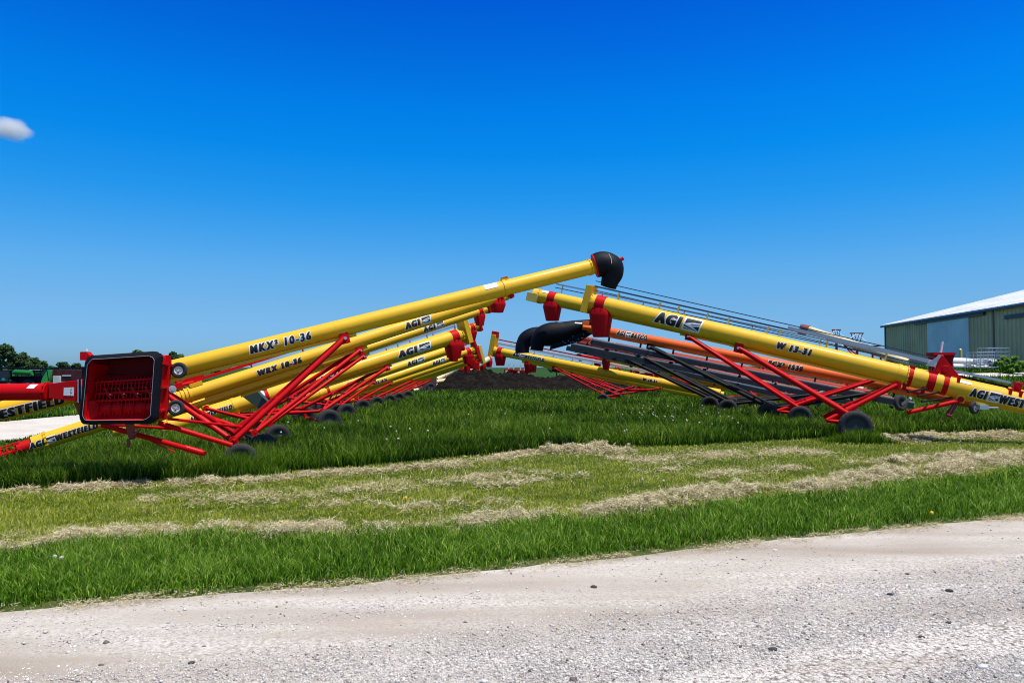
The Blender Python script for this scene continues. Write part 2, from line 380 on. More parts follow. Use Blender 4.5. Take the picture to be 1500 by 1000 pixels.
# ------------------------------------------------------------------ hay
def hay(name, label, lines, dens, ls=1.0):
    XS, YS, ZS, HH = [], [], [], []
    for pts, wid, ht in lines:
        gpts = [Gp(*p) for p in pts]
        for (a, b) in zip(gpts[:-1], gpts[1:]):
            L_ = math.dist(a, b); n = int(dens*L_*wid)
            t = rng.uniform(0, 1, n); off = rng.normal(0, wid*.42, n)
            x = a[0]+(b[0]-a[0])*t; y = a[1]+(b[1]-a[1])*t
            nx, ny = -(b[1]-a[1])/L_, (b[0]-a[0])/L_
            off = np.where(rng.uniform(0, 1, n) < .15, off*2.4, off)
            cw = .25*wid*wob(x, y, .8); x = x+nx*(off+cw); y = y+ny*(off+cw)
            lump = np.clip(.62+.8*wob(x, y, 1.6)+.65*wob(x, y, 6), 0.02, 2.0)
            keep = rng.uniform(0, 1, n) < np.clip(lump*1.3-.25, .04, 1)
            x, y, lump, off = x[keep], y[keep], lump[keep], off[keep]
            mh = ht*lump*np.exp(-(off/(wid*.6))**2)
            XS.append(x); YS.append(y); ZS.append(mh*rng.uniform(0, 1, len(x))**.6+.025); HH.append(mh)
    x = np.concatenate(XS); y = np.concatenate(YS); z = np.concatenate(ZS); mh = np.concatenate(HH); n = len(x)
    L_ = rng.uniform(.03, .105, n)*ls; a = rng.uniform(0, 2*PI, n); el = rng.normal(0, .30 if ls == 1 else .1, n)
    w = np.maximum(.003, .00045*y)*(.6+.4*ls)
    d0 = np.stack([np.cos(a)*np.cos(el), np.sin(a)*np.cos(el), np.sin(el)], 1); a2 = a+rng.normal(0, .6, n); el2 = el+rng.normal(-.3, .5, n)
    d1 = np.stack([np.cos(a2)*np.cos(el2), np.sin(a2)*np.cos(el2), np.sin(el2)], 1)
    p0 = np.stack([x, y, z], 1); p1 = p0+d0*L_[:, None]/2; p2 = p1+d1*L_[:, None]/2
    sd = np.stack([-np.sin(a), np.cos(a), rng.normal(0, .5, n)], 1)*w[:, None]/2
    V = np.stack([p0-sd, p0+sd, p1-sd, p1+sd, p2-sd*.6, p2+sd*.6], 1); V[:, :, 2] = np.maximum(V[:, :, 2], .008)
    i = np.arange(n)*6; q = np.concatenate([np.stack([i, i+1, i+3, i+2], 1), np.stack([i+2, i+3, i+5, i+4], 1)])
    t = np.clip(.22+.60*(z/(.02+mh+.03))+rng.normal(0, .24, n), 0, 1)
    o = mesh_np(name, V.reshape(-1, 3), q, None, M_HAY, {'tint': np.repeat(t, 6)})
    tag(o, label, 'hay', None, 'stuff'); return o
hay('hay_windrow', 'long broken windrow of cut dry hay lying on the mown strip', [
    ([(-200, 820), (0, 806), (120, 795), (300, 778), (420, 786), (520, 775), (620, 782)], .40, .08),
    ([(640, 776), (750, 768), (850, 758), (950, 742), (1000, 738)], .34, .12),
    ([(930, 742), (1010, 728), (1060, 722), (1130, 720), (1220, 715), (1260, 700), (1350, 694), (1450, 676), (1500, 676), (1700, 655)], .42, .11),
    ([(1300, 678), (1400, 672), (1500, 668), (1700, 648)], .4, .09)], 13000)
hay('hay_windrow', 'band of pale hay along the front edge of the tall grass', [
    ([(-200, 742), (0, 724), (60, 718), (120, 720), (220, 710), (350, 706), (430, 700)], .32, .06),
    ([(430, 700), (540, 692), (620, 686), (700, 676), (760, 668), (800, 660), (930, 662)], .30, .06),
    ([(800, 664), (860, 660), (920, 662)], .5, .15),
    ([(1280, 646), (1380, 640), (1460, 640), (1500, 642)], .5, .10)], 11000)
hay('hay_scatter', 'loose scattered tufts of dry hay on the mown grass', [
    ([(0, 790), (100, 787), (250, 782)], .35, .04), ([(440, 742), (500, 736), (560, 745)], .35, .05), ([(580, 750), (700, 735), (780, 740)], .3, .03),
    ([(690, 716), (760, 712), (820, 700), (860, 698)], .25, .06), ([(930, 692), (1000, 690)], .3, .05), ([(1230, 678), (1300, 682)], .3, .05),
    ([(1000, 700), (1100, 690), (1180, 686)], .4, .02), ([(200, 735), (500, 722), (800, 690)], .6, .012), ([(900, 676), (1200, 660)], .7, .012)], 4200)
hay('dry_grass_edging', 'thin line of dry grass clippings along the road edge', [
    ([(-200, 920), (0, 900), (130, 888), (250, 878), (420, 866), (500, 861), (600, 850), (700, 841), (900, 821), (1100, 798), (1300, 779), (1500, 760), (1700, 742)], .17, .012)], 12000, .40)
# ------------------------------------------------------------------ gravel stones
def stones(n):
    x, y = screen_samples(n, 770, 1015)
    D = E_ROAD(x)-y; m = (D > .02); m &= rng.uniform(0, 1, len(x)) < np.clip(.12+.5*(D-.7+.5*wob(x*.5, y*1.5)), .06, 1)
    x, y = x[m], y[m]; n = len(x)
    base = np.array([(1, 0, 0), (-1, 0, 0), (0, 1, 0), (0, -1, 0), (0, 0, 1), (0, 0, -1)], float)
    F8 = np.array([(0, 2, 4), (2, 1, 4), (1, 3, 4), (3, 0, 4), (2, 0, 5), (1, 2, 5), (3, 1, 5), (0, 3, 5)])
    s = rng.lognormal(math.log(.0036), .45, n); s = np.clip(s, .0022, .016)
    V = base[None]*rng.uniform(.6, 1.3, (n, 6, 1))*s[:, None, None]; V += rng.normal(0, .25, V.shape)*s[:, None, None]
    a = rng.uniform(0, PI*2, n); c, sn = np.cos(a), np.sin(a)
    V2 = V.copy(); V2[:, :, 0] = V[:, :, 0]*c[:, None]-V[:, :, 1]*sn[:, None]; V2[:, :, 1] = V[:, :, 0]*sn[:, None]+V[:, :, 1]*c[:, None]; V2[:, :, 2] *= .7
    V2[:, :, 0] += x[:, None]; V2[:, :, 1] += y[:, None]; V2[:, :, 2] += (road_z(x, y)+s*.25)[:, None]
    t = (np.arange(n)*6)[:, None, None]+F8[None]
    tint = np.clip(rng.beta(3, 2, n), 0, 1); tint[rng.uniform(0, 1, n) < .05] = .02
    o = mesh_np('gravel', V2.reshape(-1, 3), None, t.reshape(-1, 3), M_STONE, {'tint': np.repeat(tint, 6)})
    tag(o, 'loose pale limestone gravel scattered over the road', 'gravel', None, 'stuff')
stones(230000)
SM = {}
def rock(px, py, s, lab, dark=True):
    s *= .62
    gx, gy = Gp(px, py); bm = bmesh.new(); bmesh.ops.create_icosphere(bm, subdivisions=2, radius=s)
    for v in bm.verts:
        v.co *= 1+.35*noise.noise(v.co*(1.2/s)+Vector((px, py, 0))); v.co.z *= .6; v.co.x *= 1.3
    me = bpy.data.meshes.new('stone'); bm.to_mesh(me); bm.free()
    me.materials.append(BLK2 if dark else STK2)
    o = bpy.data.objects.new('stone', me); COL.objects.link(o); o.location = (gx, gy, float(road_z(np.array(gx), np.array(gy)))+s*.25)
    tag(o, lab, 'stone')
BLK2 = groundmat('dark_stone', (.03, .03, .032), (.07, .07, .07), (.12, .12, .12), 30, .004, 90)
STK2 = groundmat('pale_stone', (.5, .49, .47), (.62, .6, .58), (.75, .74, .72), 30, .004, 90)
for a in [(681, 914, .020, 'small dark stone alone left of the road centre'), (280, 976, .024, 'dark chip low on the left part of the road'),
          (299, 950, .022, 'dark stone on the left part of the road, the farther of two'), (1391, 870, .034, 'largest dark stone on the right side of the road'),
          (1304, 875, .026, 'dark stone just left of the largest dark one'), (1350, 936, .026, 'dark stone low on the right part of the road'),
          (1132, 955, .03, 'flat dark chip near the bottom right of centre'), (1389, 916, .02, 'dark stone between the largest stone and the bottom edge'),
          (870, 862, .03, 'dark smear-like flat stone near the road edge'), (1283, 838, .015, 'tiny dark stone by the right road edge')]: rock(*a)
rock(1440, 982, .035, 'pale rounded stone near the bottom right corner', False); rock(1136, 810, .028, 'pale flat stone beside the road edge', False)
# ------------------------------------------------------------------ flowers
M_PUFF = paint('white_seed_fluff', (.62, .58, .42), .9, coat=0, dirt=0); M_DAND = paint('yellow_petals', (.85, .50, .01), .8, coat=0, dirt=0)
M_STEM = paint('green_stem', (.06, .14, .02), .8, coat=0, dirt=0)
def flower_proto(name, col, r, hh):
    bm = bmesh.new(); bmesh.ops.create_icosphere(bm, subdivisions=1, radius=r, matrix=Matrix.Translation((0, 0, hh)))
    for f in bm.faces: f.material_index = 0
    b2 = bmesh.ops.create_cone(bm, cap_ends=False, segments=5, radius1=.004, radius2=.003, depth=hh, matrix=Matrix.Translation((0, 0, hh/2)))
    for v in b2['verts']:
        for f in v.link_faces: f.material_index = 1
    me = bpy.data.meshes.new(name); bm.to_mesh(me); bm.free(); me.materials.append(col); me.materials.append(M_STEM); return me
pf = flower_proto('dandelion_clock', M_PUFF, .021, .33); pw = flower_proto('dandelion_clock', M_PUFF, .018, .09); dn = flower_proto('dandelion', M_DAND, .022, .07)
pts = [(600, 628), (475, 627), (530, 619), (680, 622), (735, 600), (740, 605), (805, 626), (850, 634), (866, 637), (872, 638), (915, 630), (918, 629), (905, 602), (912, 606), (943, 602), (957, 604), (985, 601), (925, 604), (984, 610), (956, 606), (960, 608), (983, 612), (1005, 604), (978, 594), (1030, 598), (1055, 610), (1095, 603), (1330, 604)]
for i in range(34): pts.append((random.uniform(930, 1110), random.uniform(592, 622)))
for i in range(22): pts.append((random.uniform(380, 900), random.uniform(592, 650)))
for (px, py) in pts:
    # the head shows at py: its ground point is lower
    gx, gy = Gp(px, py); Yg = gy*(H-.33)/H; p = P(px, py, Yg)
    if Yg < float(E_TALL(p.x)): continue
    o = bpy.data.objects.new('dandelion_clock', pf); COL.objects.link(o); o.location = (p.x, Yg, random.uniform(-.02, .02)); s_ = random.uniform(.7, 1.2); o.scale = (s_, s_, 1)
    tag(o, 'white dandelion seed head standing in the tall grass', 'dandelion', 'white seed heads in the tall grass')
for (px, py) in [(941, 706), (972, 708), (810, 633), (80, 826), (90, 828)]:
    gx, gy = Gp(px, py+6); o = bpy.data.objects.new('dandelion_clock', pw); COL.objects.link(o); o.location = (gx, gy, 0)
    tag(o, 'small white seed head in the cut grass', 'dandelion', 'white seed heads in the cut grass')
for (px, py), lb in zip([(420, 771), (594, 733), (1365, 756)], ['yellow dandelion in the hay row left of centre', 'yellow dandelion in the mown grass near the centre', 'orange-yellow dandelion in the verge near the right road edge']):
    gx, gy = Gp(px, py+5); o = bpy.data.objects.new('dandelion', dn); COL.objects.link(o); o.location = (gx, gy, 0); tag(o, lb, 'dandelion')
# ------------------------------------------------------------------ decals
_tc = {}
def text_tris(body, offset, shear=.22):
    key = (body, offset)
    if key in _tc: return _tc[key]
    cu = bpy.data.curves.new('t', 'FONT'); cu.body = body; cu.offset = offset; cu.shear = shear; cu.space_character = 1.36; cu.resolution_u = 3; cu.fill_mode = 'FRONT' if hasattr(cu, 'fill_mode') else cu.fill_mode
    cu.size = 1
    o = bpy.data.objects.new('t', cu); COL.objects.link(o)
    dg = bpy.context.evaluated_depsgraph_get(); dg.update(); me = bpy.data.meshes.new_from_object(o.evaluated_get(dg))
    bm = bmesh.new(); bm.from_mesh(me); bmesh.ops.remove_doubles(bm, verts=bm.verts, dist=1e-5)
    for kk in range(-3, 12):
        bmesh.ops.bisect_plane(bm, geom=bm.verts[:]+bm.edges[:]+bm.faces[:], plane_co=(0, kk*.1+.02, 0), plane_no=(0, 1, 0))
    bm.verts.ensure_lookup_table(); vs = [tuple(v.co[:2]) for v in bm.verts]; fs = [tuple(v.index for v in f.verts) for f in bm.faces]
    bm.free(); bpy.data.objects.remove(o); bpy.data.curves.remove(cu); bpy.data.meshes.remove(me)
    _tc[key] = (vs, fs); return _tc[key]
def logo_polys():
    """slanted black field-and-road emblem, unit box: returns (white outline, black shape, white lines) as lists of polygons"""
    sh = .22
    def q(pts): return [(x+sh*y, y) for x, y in pts]
    black = [q([(0, .36), (0, .72), (1.25, .72), (1.25, .52), (.75, .50), (.35, .44)])]
    white = []; lines = [q([(.45, .37), (.62, .34), (1.25, .40), (1.25, .45)]), q([(0, .27), (0, .18), (1.0, 0), (1.18, 0)]), q([(0, .10), (0, .03), (.55, 0), (.78, 0)]), q([(.72, .22), (1.25, .03), (1.25, .32)])]
    return q([(-.14, -.12), (1.38, -.12), (1.38, .84), (-.14, .84)]), black+lines
def decal(T, tubeobj, axis, r, s, n, udir, centre, length, height, segs, parent_name='lettering', phi0=.1, lift=.004):
    """segs: list of str or 'LOGO'. centre: point on axis; udir: reading direction"""
    lays = []; x = 0
    wv, wf, kv, kf = [], [], [], []
    for sg in segs:
        if sg == 'LOGO':
            wp, bl = logo_polys()
            def addp(poly, V, Fc):
                # split horizontally in strips so it bends with the tube
                bm = bmesh.new(); vv = [bm.verts.new((a, b, 0)) for a, b in poly]; bm.faces.new(vv)
                for kk in range(0, 8): bmesh.ops.bisect_plane(bm, geom=bm.verts[:]+bm.edges[:]+bm.faces[:], plane_co=(0, kk*.1+.02, 0), plane_no=(0, 1, 0))
                bm.verts.ensure_lookup_table(); o = len(V); V += [(v.co.x+x, v.co.y, 0) for v in bm.verts]; Fc += [tuple(v.index+o for v in f.verts) for f in bm.faces]; bm.free()
            addp(wp, wv, wf)
            for b_ in bl: addp(b_, kv, kf)
            x += 1.5
        else:
            vs, fs = text_tris(sg, .012 if 'M' in sg else .028); x0 = min(v[0] for v in vs); x1 = max(v[0] for v in vs)
            for li, du in enumerate(((-.06, -.03, 0, .03, .06) if 'M' in sg else (-.09, -.045, 0, .045, .09))):
                o = len(kv); kv += [(v[0]+x-x0+du, v[1], li*.0012) for v in vs]; kf += [tuple(i+o for i in f) for f in fs]
            vs2, fs2 = text_tris(sg, .085)
            for li, du in enumerate((-.11, -.05, 0, .05, .11)):
                o = len(wv); wv += [(v[0]+x-x0+du, v[1], -li*.0012) for v in vs2]; wf += [tuple(i+o for i in f) for f in fs2]
            x += x1-x0+.22
    x0 = min(v[0] for v in kv); x1 = max(v[0] for v in kv); su = length/(x1-x0); sv = height/.72
    def mk(V, rr):
        out = []
        for (a, b, li) in V:
            u_ = (a-(x0+x1)/2)*su; v_ = (b-.35)*sv; ph = phi0+v_/r
            out.append(centre+udir*u_+(-s*math.cos(ph)+n*math.sin(ph))*(rr+li))
        return out
    w = MB().add(mk(wv, r+lift), wf); k_ = MB().add(mk(kv, r+lift+.003), kf)
    T.part('lettering_outline', w, STK, tubeobj, smooth=0); T.part(parent_name, k_, INK, tubeobj, smooth=0)
# ------------------------------------------------------------------ wheel
def wheel(T, c, ax, r, w=.17, rimmat=None, lod=0):
    c = Vector(c); ax = Vector(ax).normalized(); rimmat = rimmat or RIM
    n = 72 if lod == 0 else 32
    m = MB(); ri = r*.52
    m.lathe(c, ax, [(-w*.42, ri), (-w*.3, ri*.75), (-w*.3, .03), (w*.3, .03), (w*.3, ri*.75), (w*.42, ri), (w*.2, ri*.9), (-w*.2, ri*.9), (-w*.42, ri)], 24)
    m.cyl(c-ax*w*.5, c+ax*w*.5, r*.14, 12)
    for k in range(5):
        a = 2*PI*k/5; x = ax.orthogonal().normalized(); y = ax.cross(x); q = c+(x*math.cos(a)+y*math.sin(a))*r*.26
        m.cyl(q-ax*w*.36, q+ax*w*.36, .012, 6)
    rim = T.part('wheel', m, rimmat)
    t = MB()
    prof = [(-w*.40, ri*.98), (-w*.50, r*.68), (-w*.52, r*.82), (-w*.46, r*.93), (-w*.38, r*.985), (-w*.18, r), (0, r*1.004), (w*.18, r), (w*.38, r*.985), (w*.46, r*.93), (w*.52, r*.82), (w*.50, r*.68), (w*.40, ri*.98)]
    def mod(i, k):
        if i in (4, 5, 7, 8): return -.012*r/.3 if (k+(i > 6)*1) % 3 == 0 else 0
        if i in (3, 9): return -.008*r/.3 if (k//1) % 3 == 0 else 0
        if i in (5, 6, 7): return 0
        return 0
    t.lathe(c, ax, prof, n, mod)
    T.part('tyre', t, TYRE, rim)
# ------------------------------------------------------------------ augers
def solve(f, target, lo, hi):
    fl = f(lo) < f(hi)
    for _ in range(50):
        m = (lo+hi)/2
        if (f(m) < target) == fl: lo = m
        else: hi = m
    return (lo+hi)/2
class Frame: pass
def axes(U, L):
    A = Frame(); A.U, A.L = U, L; A.len = (U-L).length; A.d = (U-L)/A.len
    A.dh = Vector((A.d.x, A.d.y, 0)).normalized(); s = Vector((-A.dh.y, A.dh.x, 0))
    if s.y < 0: s = -s
    A.s = s; A.n = s.cross(A.d); A.n = A.n if A.n.z > 0 else -A.n
    A.T = lambda t: L+(U-L)*t
    A.at = lambda px, off=Vector((0, 0, 0)): solve(lambda t: proj(A.T(t)+off)[0], px, -.3, 1.3)
    A.right = A.d.x < 0; A.u = -A.d if A.right else A.d
    return A
def smooth_path(pts, rad, k=5):
    P_, R_ = [Vector(p) for p in pts], list(rad); op, orr = [], []
    for i in range(len(P_)-1):
        a, b, c, d = P_[max(i-1, 0)], P_[i], P_[i+1], P_[min(i+2, len(P_)-1)]; ra, rb, rc, rd_ = R_[max(i-1, 0)], R_[i], R_[i+1], R_[min(i+2, len(P_)-1)]
        for j in range(k):
            t = j/k; f = lambda a, b, c, d: .5*((2*b)+(c-a)*t+(2*a-5*b+4*c-d)*t*t+(3*b-a-3*c+d)*t**3)
            op.append(f(a, b, c, d)); orr.append(f(ra, rb, rc, rd_))
    return op+[P_[-1]], orr+[R_[-1]]
def hood_mesh(pts, rad, Yh):
    p, r_ = smooth_path([P(a, b, Yh) for a, b in pts], rad); m = MB(); m.sweep(p, r_, 36, cap=False); m.sweep(p[::-1], [q-.015 for q in r_][::-1], 36, cap=False)
    m.cyl(p[-1]-(p[-1]-p[-3])*.6, p[-1], r_[-1]*1.04, 36); return m
def bucket(T, A, t, r, ht, mat=RED, k=1.0):
    p = A.T(t); m = MB(); dh, s = A.dh, A.s; w = r*1.25*k
    m.cyl(p-A.d*w*.45, p+A.d*w*.45, r*1.07, 24)
    def ring(z, a, b):
        c = p+Vector((0, 0, z)); out = []
        for q_ in range(20):
            an = 2*PI*q_/20; co, si = math.cos(an), math.sin(an); e_ = .55
            out.append(c+dh*a*math.copysign(abs(co)**e_, co)+s*b*math.copysign(abs(si)**e_, si))
        return out
    rings = [ring(-r*.35, w*.75, r*1.02), ring(-r*1.0, w*1.04, r*1.15), ring(-r*1.35, w*1.02, r*1.13), ring(-ht, w*.72, r*.8), ring(-ht, w*.66, r*.74), ring(-r*1.4, w*.9, r)]
    vs = [v for q in rings for v in q]; fs = []
    for i in range(5):
        for k_ in range(20): fs.append((i*20+k_, i*20+(k_+1) % 20, (i+1)*20+(k_+1) % 20, (i+1)*20+k_))
    m.add(vs, fs)
    for k_ in range(4): m.box(p+A.d*w*.45*(-1+2*(k_ % 2))*.6-s*(r*1.12)+Vector((0, 0, -r*.3)), A.d*.012, s*.012, A.n*.012)
    T.part('spout', m, mat, smooth=50)
def auger(name, label, group, U, L, r, att, whl, wr=.24, tw=1.7, tube=YEL, arm=RED, armr=.032, low=None, decals=(), spout=True, spout_ht=None, plates=(), rail=None, base_h=.5, lod=0, flanges=(), cat='grain auger', rimmat=None, track_t=True, parts_extra=None, tspout=None, lowx=0):
    A = axes(P(*U), P(*L)); s, n, d = A.s, A.n, A.d
    tw2 = tw/2
    tw_ = solve(lambda t: proj(Vector((A.T(t).x, A.T(t).y, wr))-s*tw2)[0], whl, -.2, 1.1)
    hub = Vector((A.T(tw_).x, A.T(tw_).y, wr-.03)); base = Vector((hub.x, hub.y, 0))
    T = Thing(name, label, cat, base, group); A.hub = hub
    # main tube: rolled sheet with seam rings and end collars
    m = MB(); N_ = 36 if lod == 0 else 18
    m.sweep([A.L, A.L+d*.001, A.U-d*.001, A.U], [r*.9, r, r, r*.9], N_)
    if lod == 0:
        for t in (.27, .52, .77): m.cyl(A.T(t)-d*.006, A.T(t)+d*.006, r*1.012, N_)
    for t in (.02, .985)+tuple(flanges):
        p = A.T(t); m.cyl(p-d*.012, p+d*.012, r*1.07, N_)
        if lod == 0:
            m.cyl(p+d*.03, p+d*.036, r*1.03, N_)
            for k in range(14):
                a = 2*PI*k/14; q = p+(s*math.cos(a)+n*math.sin(a))*r*1.055; m.box(q, d*.022, s*.009, n*.009)
    tb = T.part('tube', m, tube)
    # underslung track
    ta = A.at(att, -n*r)
    if track_t:
        m = MB(); t0, t1 = ta-.02, min(ta+.12, .9); t0 = max(.1, ta-.32)
        m.beam(A.T(t0)-n*(r+.025), A.T(ta+.02)-n*(r+.025), r*.7, .05, n)
        T.part('track', m, tube)
    # carriage: arms, axle, wheels
    el = -A.dh*.10+Vector((0, 0, base_h-wr)) if base_h else Vector((0, 0, .1))
    m_ax = MB(); m_ax.cyl(hub-s*(tw2), hub+s*(tw2), .028, 12)
    for sg in (-1, 1): m_ax.beam(hub+s*sg*(tw2-.12), hub+s*sg*(tw2-.12)+el*.98, .05, .06, A.dh)
    T.part('axle', m_ax, arm)
    tl = A.at(low, -n*r) if low is not None else max(.03, tw_-.45*(tw_-0)-.05)
    for sg in (-1, 1):
        e = hub+s*sg*(tw2-.12)+el
        top = A.T(ta)-n*(r+.04)+s*sg*(r*.7)
        m = MB(); m.cyl(top, e, armr, 12); m.cyl(top-s*.02, top+s*.02, armr*1.7, 12); m.cyl(e-s*.03, e+s*.03, armr*1.5, 12)
        m.box(top, d*armr*1.6, s*.012, n*armr*1.9)
        T.part('upper_arm', m, arm)
        if lod == 0: mp = MB(); mp.cyl(top-s*armr*2.1, top+s*armr*2.1, armr*.55, 8); T.part('pin', mp, GALV)
        lo = A.T(tl)-n*(r+.03)+s*sg*(r*.9)
        e = e+A.dh*lowx; m = MB(); m.cyl(e, lo, armr*.85, 12)
        if lowx: m.cyl(e, hub+s*sg*(tw2-.12)+el*.5, armr*.7, 12)
        m.cyl(lo-s*.025, lo+s*.025, armr*1.6, 12); mid = e*.72+lo*.28; m.cyl(mid, mid+(lo-e).normalized()*.22, armr*1.12, 12)
        T.part('lower_arm', m, arm)
    m = MB(); e0 = hub-s*(tw2-.12)+el; e1 = hub+s*(tw2-.12)+el; tp = A.T(ta)-n*(r+.04)
    q0 = e0*.62+(tp-s*r*.7)*.38; q1 = e1*.62+(tp+s*r*.7)*.38; m.cyl(q0, q1, armr*.6, 10); m.cyl(e0, q1, armr*.5, 8)
    T.part('cross_brace', m, arm)
    for sg in (-1, 1): wheel(T, hub+s*sg*(tw2+.06), s, wr, wr*.62, rimmat, lod)
    # bracket under tube at lower arms
    m = MB(); m.box(A.T(tl)-n*(r+.02), d*.06, s*r*.95, n*.05); m.cyl(A.T(tl)-d*.035, A.T(tl)+d*.035, r*1.05, N_); T.part('arm_bracket', m, tube, bevel=.005)
    if spout: bucket(T, A, tspout if tspout else 1-(r*1.9)/A.len, r, spout_ht or r*3.4, RED)
    for (off, hh, ww, mt, dn_) in plates:
        m = MB(); m.box(A.T(1)+d*off+n*dn_, d*ww/2, s*r*1.15, n*hh/2); m.box(A.T(1)+d*(off-ww*.5-.008)+n*dn_, d*.006, s*r*1.2, n*(hh/2+.01))
        T.part('belt_guard', m, mt, bevel=.012)
    if rail:
        t0, t1, hh, mt, rr = rail
        m = MB(); a_, b_ = A.T(t0)+n*(r+hh), A.T(t1)+n*(r+hh); m.beam(a_, b_, rr*1.6, rr*1.3, n)
        m.beam(a_+n*rr*.9, b_+n*rr*.9, rr*.8, rr*.5, n); T.part('drive_shaft_guard', m, mt)
        cnt = max(3, int((t1-t0)*A.len/.8))
        for k in range(cnt+1):
            m = MB(); q = A.T(t0+(t1-t0)*k/cnt); m.box(q+n*(r+hh/2-.005), d*.010, s*.02, n*(hh/2)); m.box(q+n*(r+hh), d*.02, s*rr*1.1, n*rr*.75)
            T.part('rail_bracket', m, mt)
    for dc in decals:
        px, ln, ht, segs = dc[:4]; ph = dc[4] if len(dc) > 4 else .1
        c = A.T(A.at(px, -s*r)); decal(T, tb, A.d, r, s, n, A.u, c, ln, ht, segs, phi0=ph)
    return T, A, tb
GL = 'yellow augers parked in the left row'
def patch(T, A, tb, px, w, hgt, r, mat=STK, ph=.5, name='sticker'):
    c = A.T(A.at(px, -A.s*r)); m = MB(); vs = []; k = 8
    for i in range(k+1):
        p_ = ph+(i/k-.5)*hgt/r
        for u_ in (-w/2, w/2): vs.append(c+A.u*u_+(-A.s*math.cos(p_)+A.n*math.sin(p_))*(r+.005))
    m.add(vs, [(2*i, 2*i+1, 2*i+3, 2*i+2) for i in range(k)]); T.part(name, m, mat, tb)
# --- L1: nearest left, with swing hopper
T1, A1, tb1 = auger('grain_auger', 'nearest yellow auger of the left row with black hood and red swing hopper', GL, (874, 389, 13.6), (-60, 617, 10.3), .138, 503, 352, wr=.24, tw=1.5, base_h=.50, armr=.046, low=225, spout=False,
    decals=[(411, .95, .125, ['MKX² 10-36'], .02), (35, 1.0, .125, ['WESTFIELD'], -.35)])
patch(T1, A1, tb1, 722, .25, .115, .138, ph=.75)
pt = A1.T(A1.at(742, -A1.s*.138)); m = MB(); m.cyl(pt-A1.d*.03, pt+A1.d*.03, .149, 36); m.box(pt+A1.n*.155+A1.d*.05, A1.d*.06, A1.s*.05, A1.n*.022); T1.part('clamp_band', m, YEL)
m = MB(); m.box(pt+A1.n*.17+A1.d*.05, A1.d*.05, A1.s*.05, A1.n*.02); T1.part('lug', m, RED); m = MB(); m.box(pt-A1.n*.16+A1.d*.09, A1.d*.05, A1.s*.05, A1.n*.018); T1.part('lug', m, RED)
# hood
m = MB(); Yh = 13.6
m = hood_mesh([(872, 389.5), (880, 387), (888, 388), (895, 393), (897, 401), (894, 410), (891, 420)], [q*.95 for q in (.235, .245, .25, .25, .21, .178, .152)], Yh)
hd = T1.part('hood', m, RUB)
m = MB(); m.cyl(P(870.5, 389.6, Yh), P(872.5, 389, Yh), .222, 30); m.cyl(P(905, 383, Yh), P(913, 378, Yh), .035, 10)
T1.part('hood_clamp', m, RED)
m = MB(); sp_ = [P(*q) for q in [(887, 369.5, Yh-.05), (892, 372, Yh-.15), (895, 378, Yh-.24), (896, 386, Yh-.28)]]; m.sweep(sp_, .006, 6); T1.part('cable', m, GALV, hd)
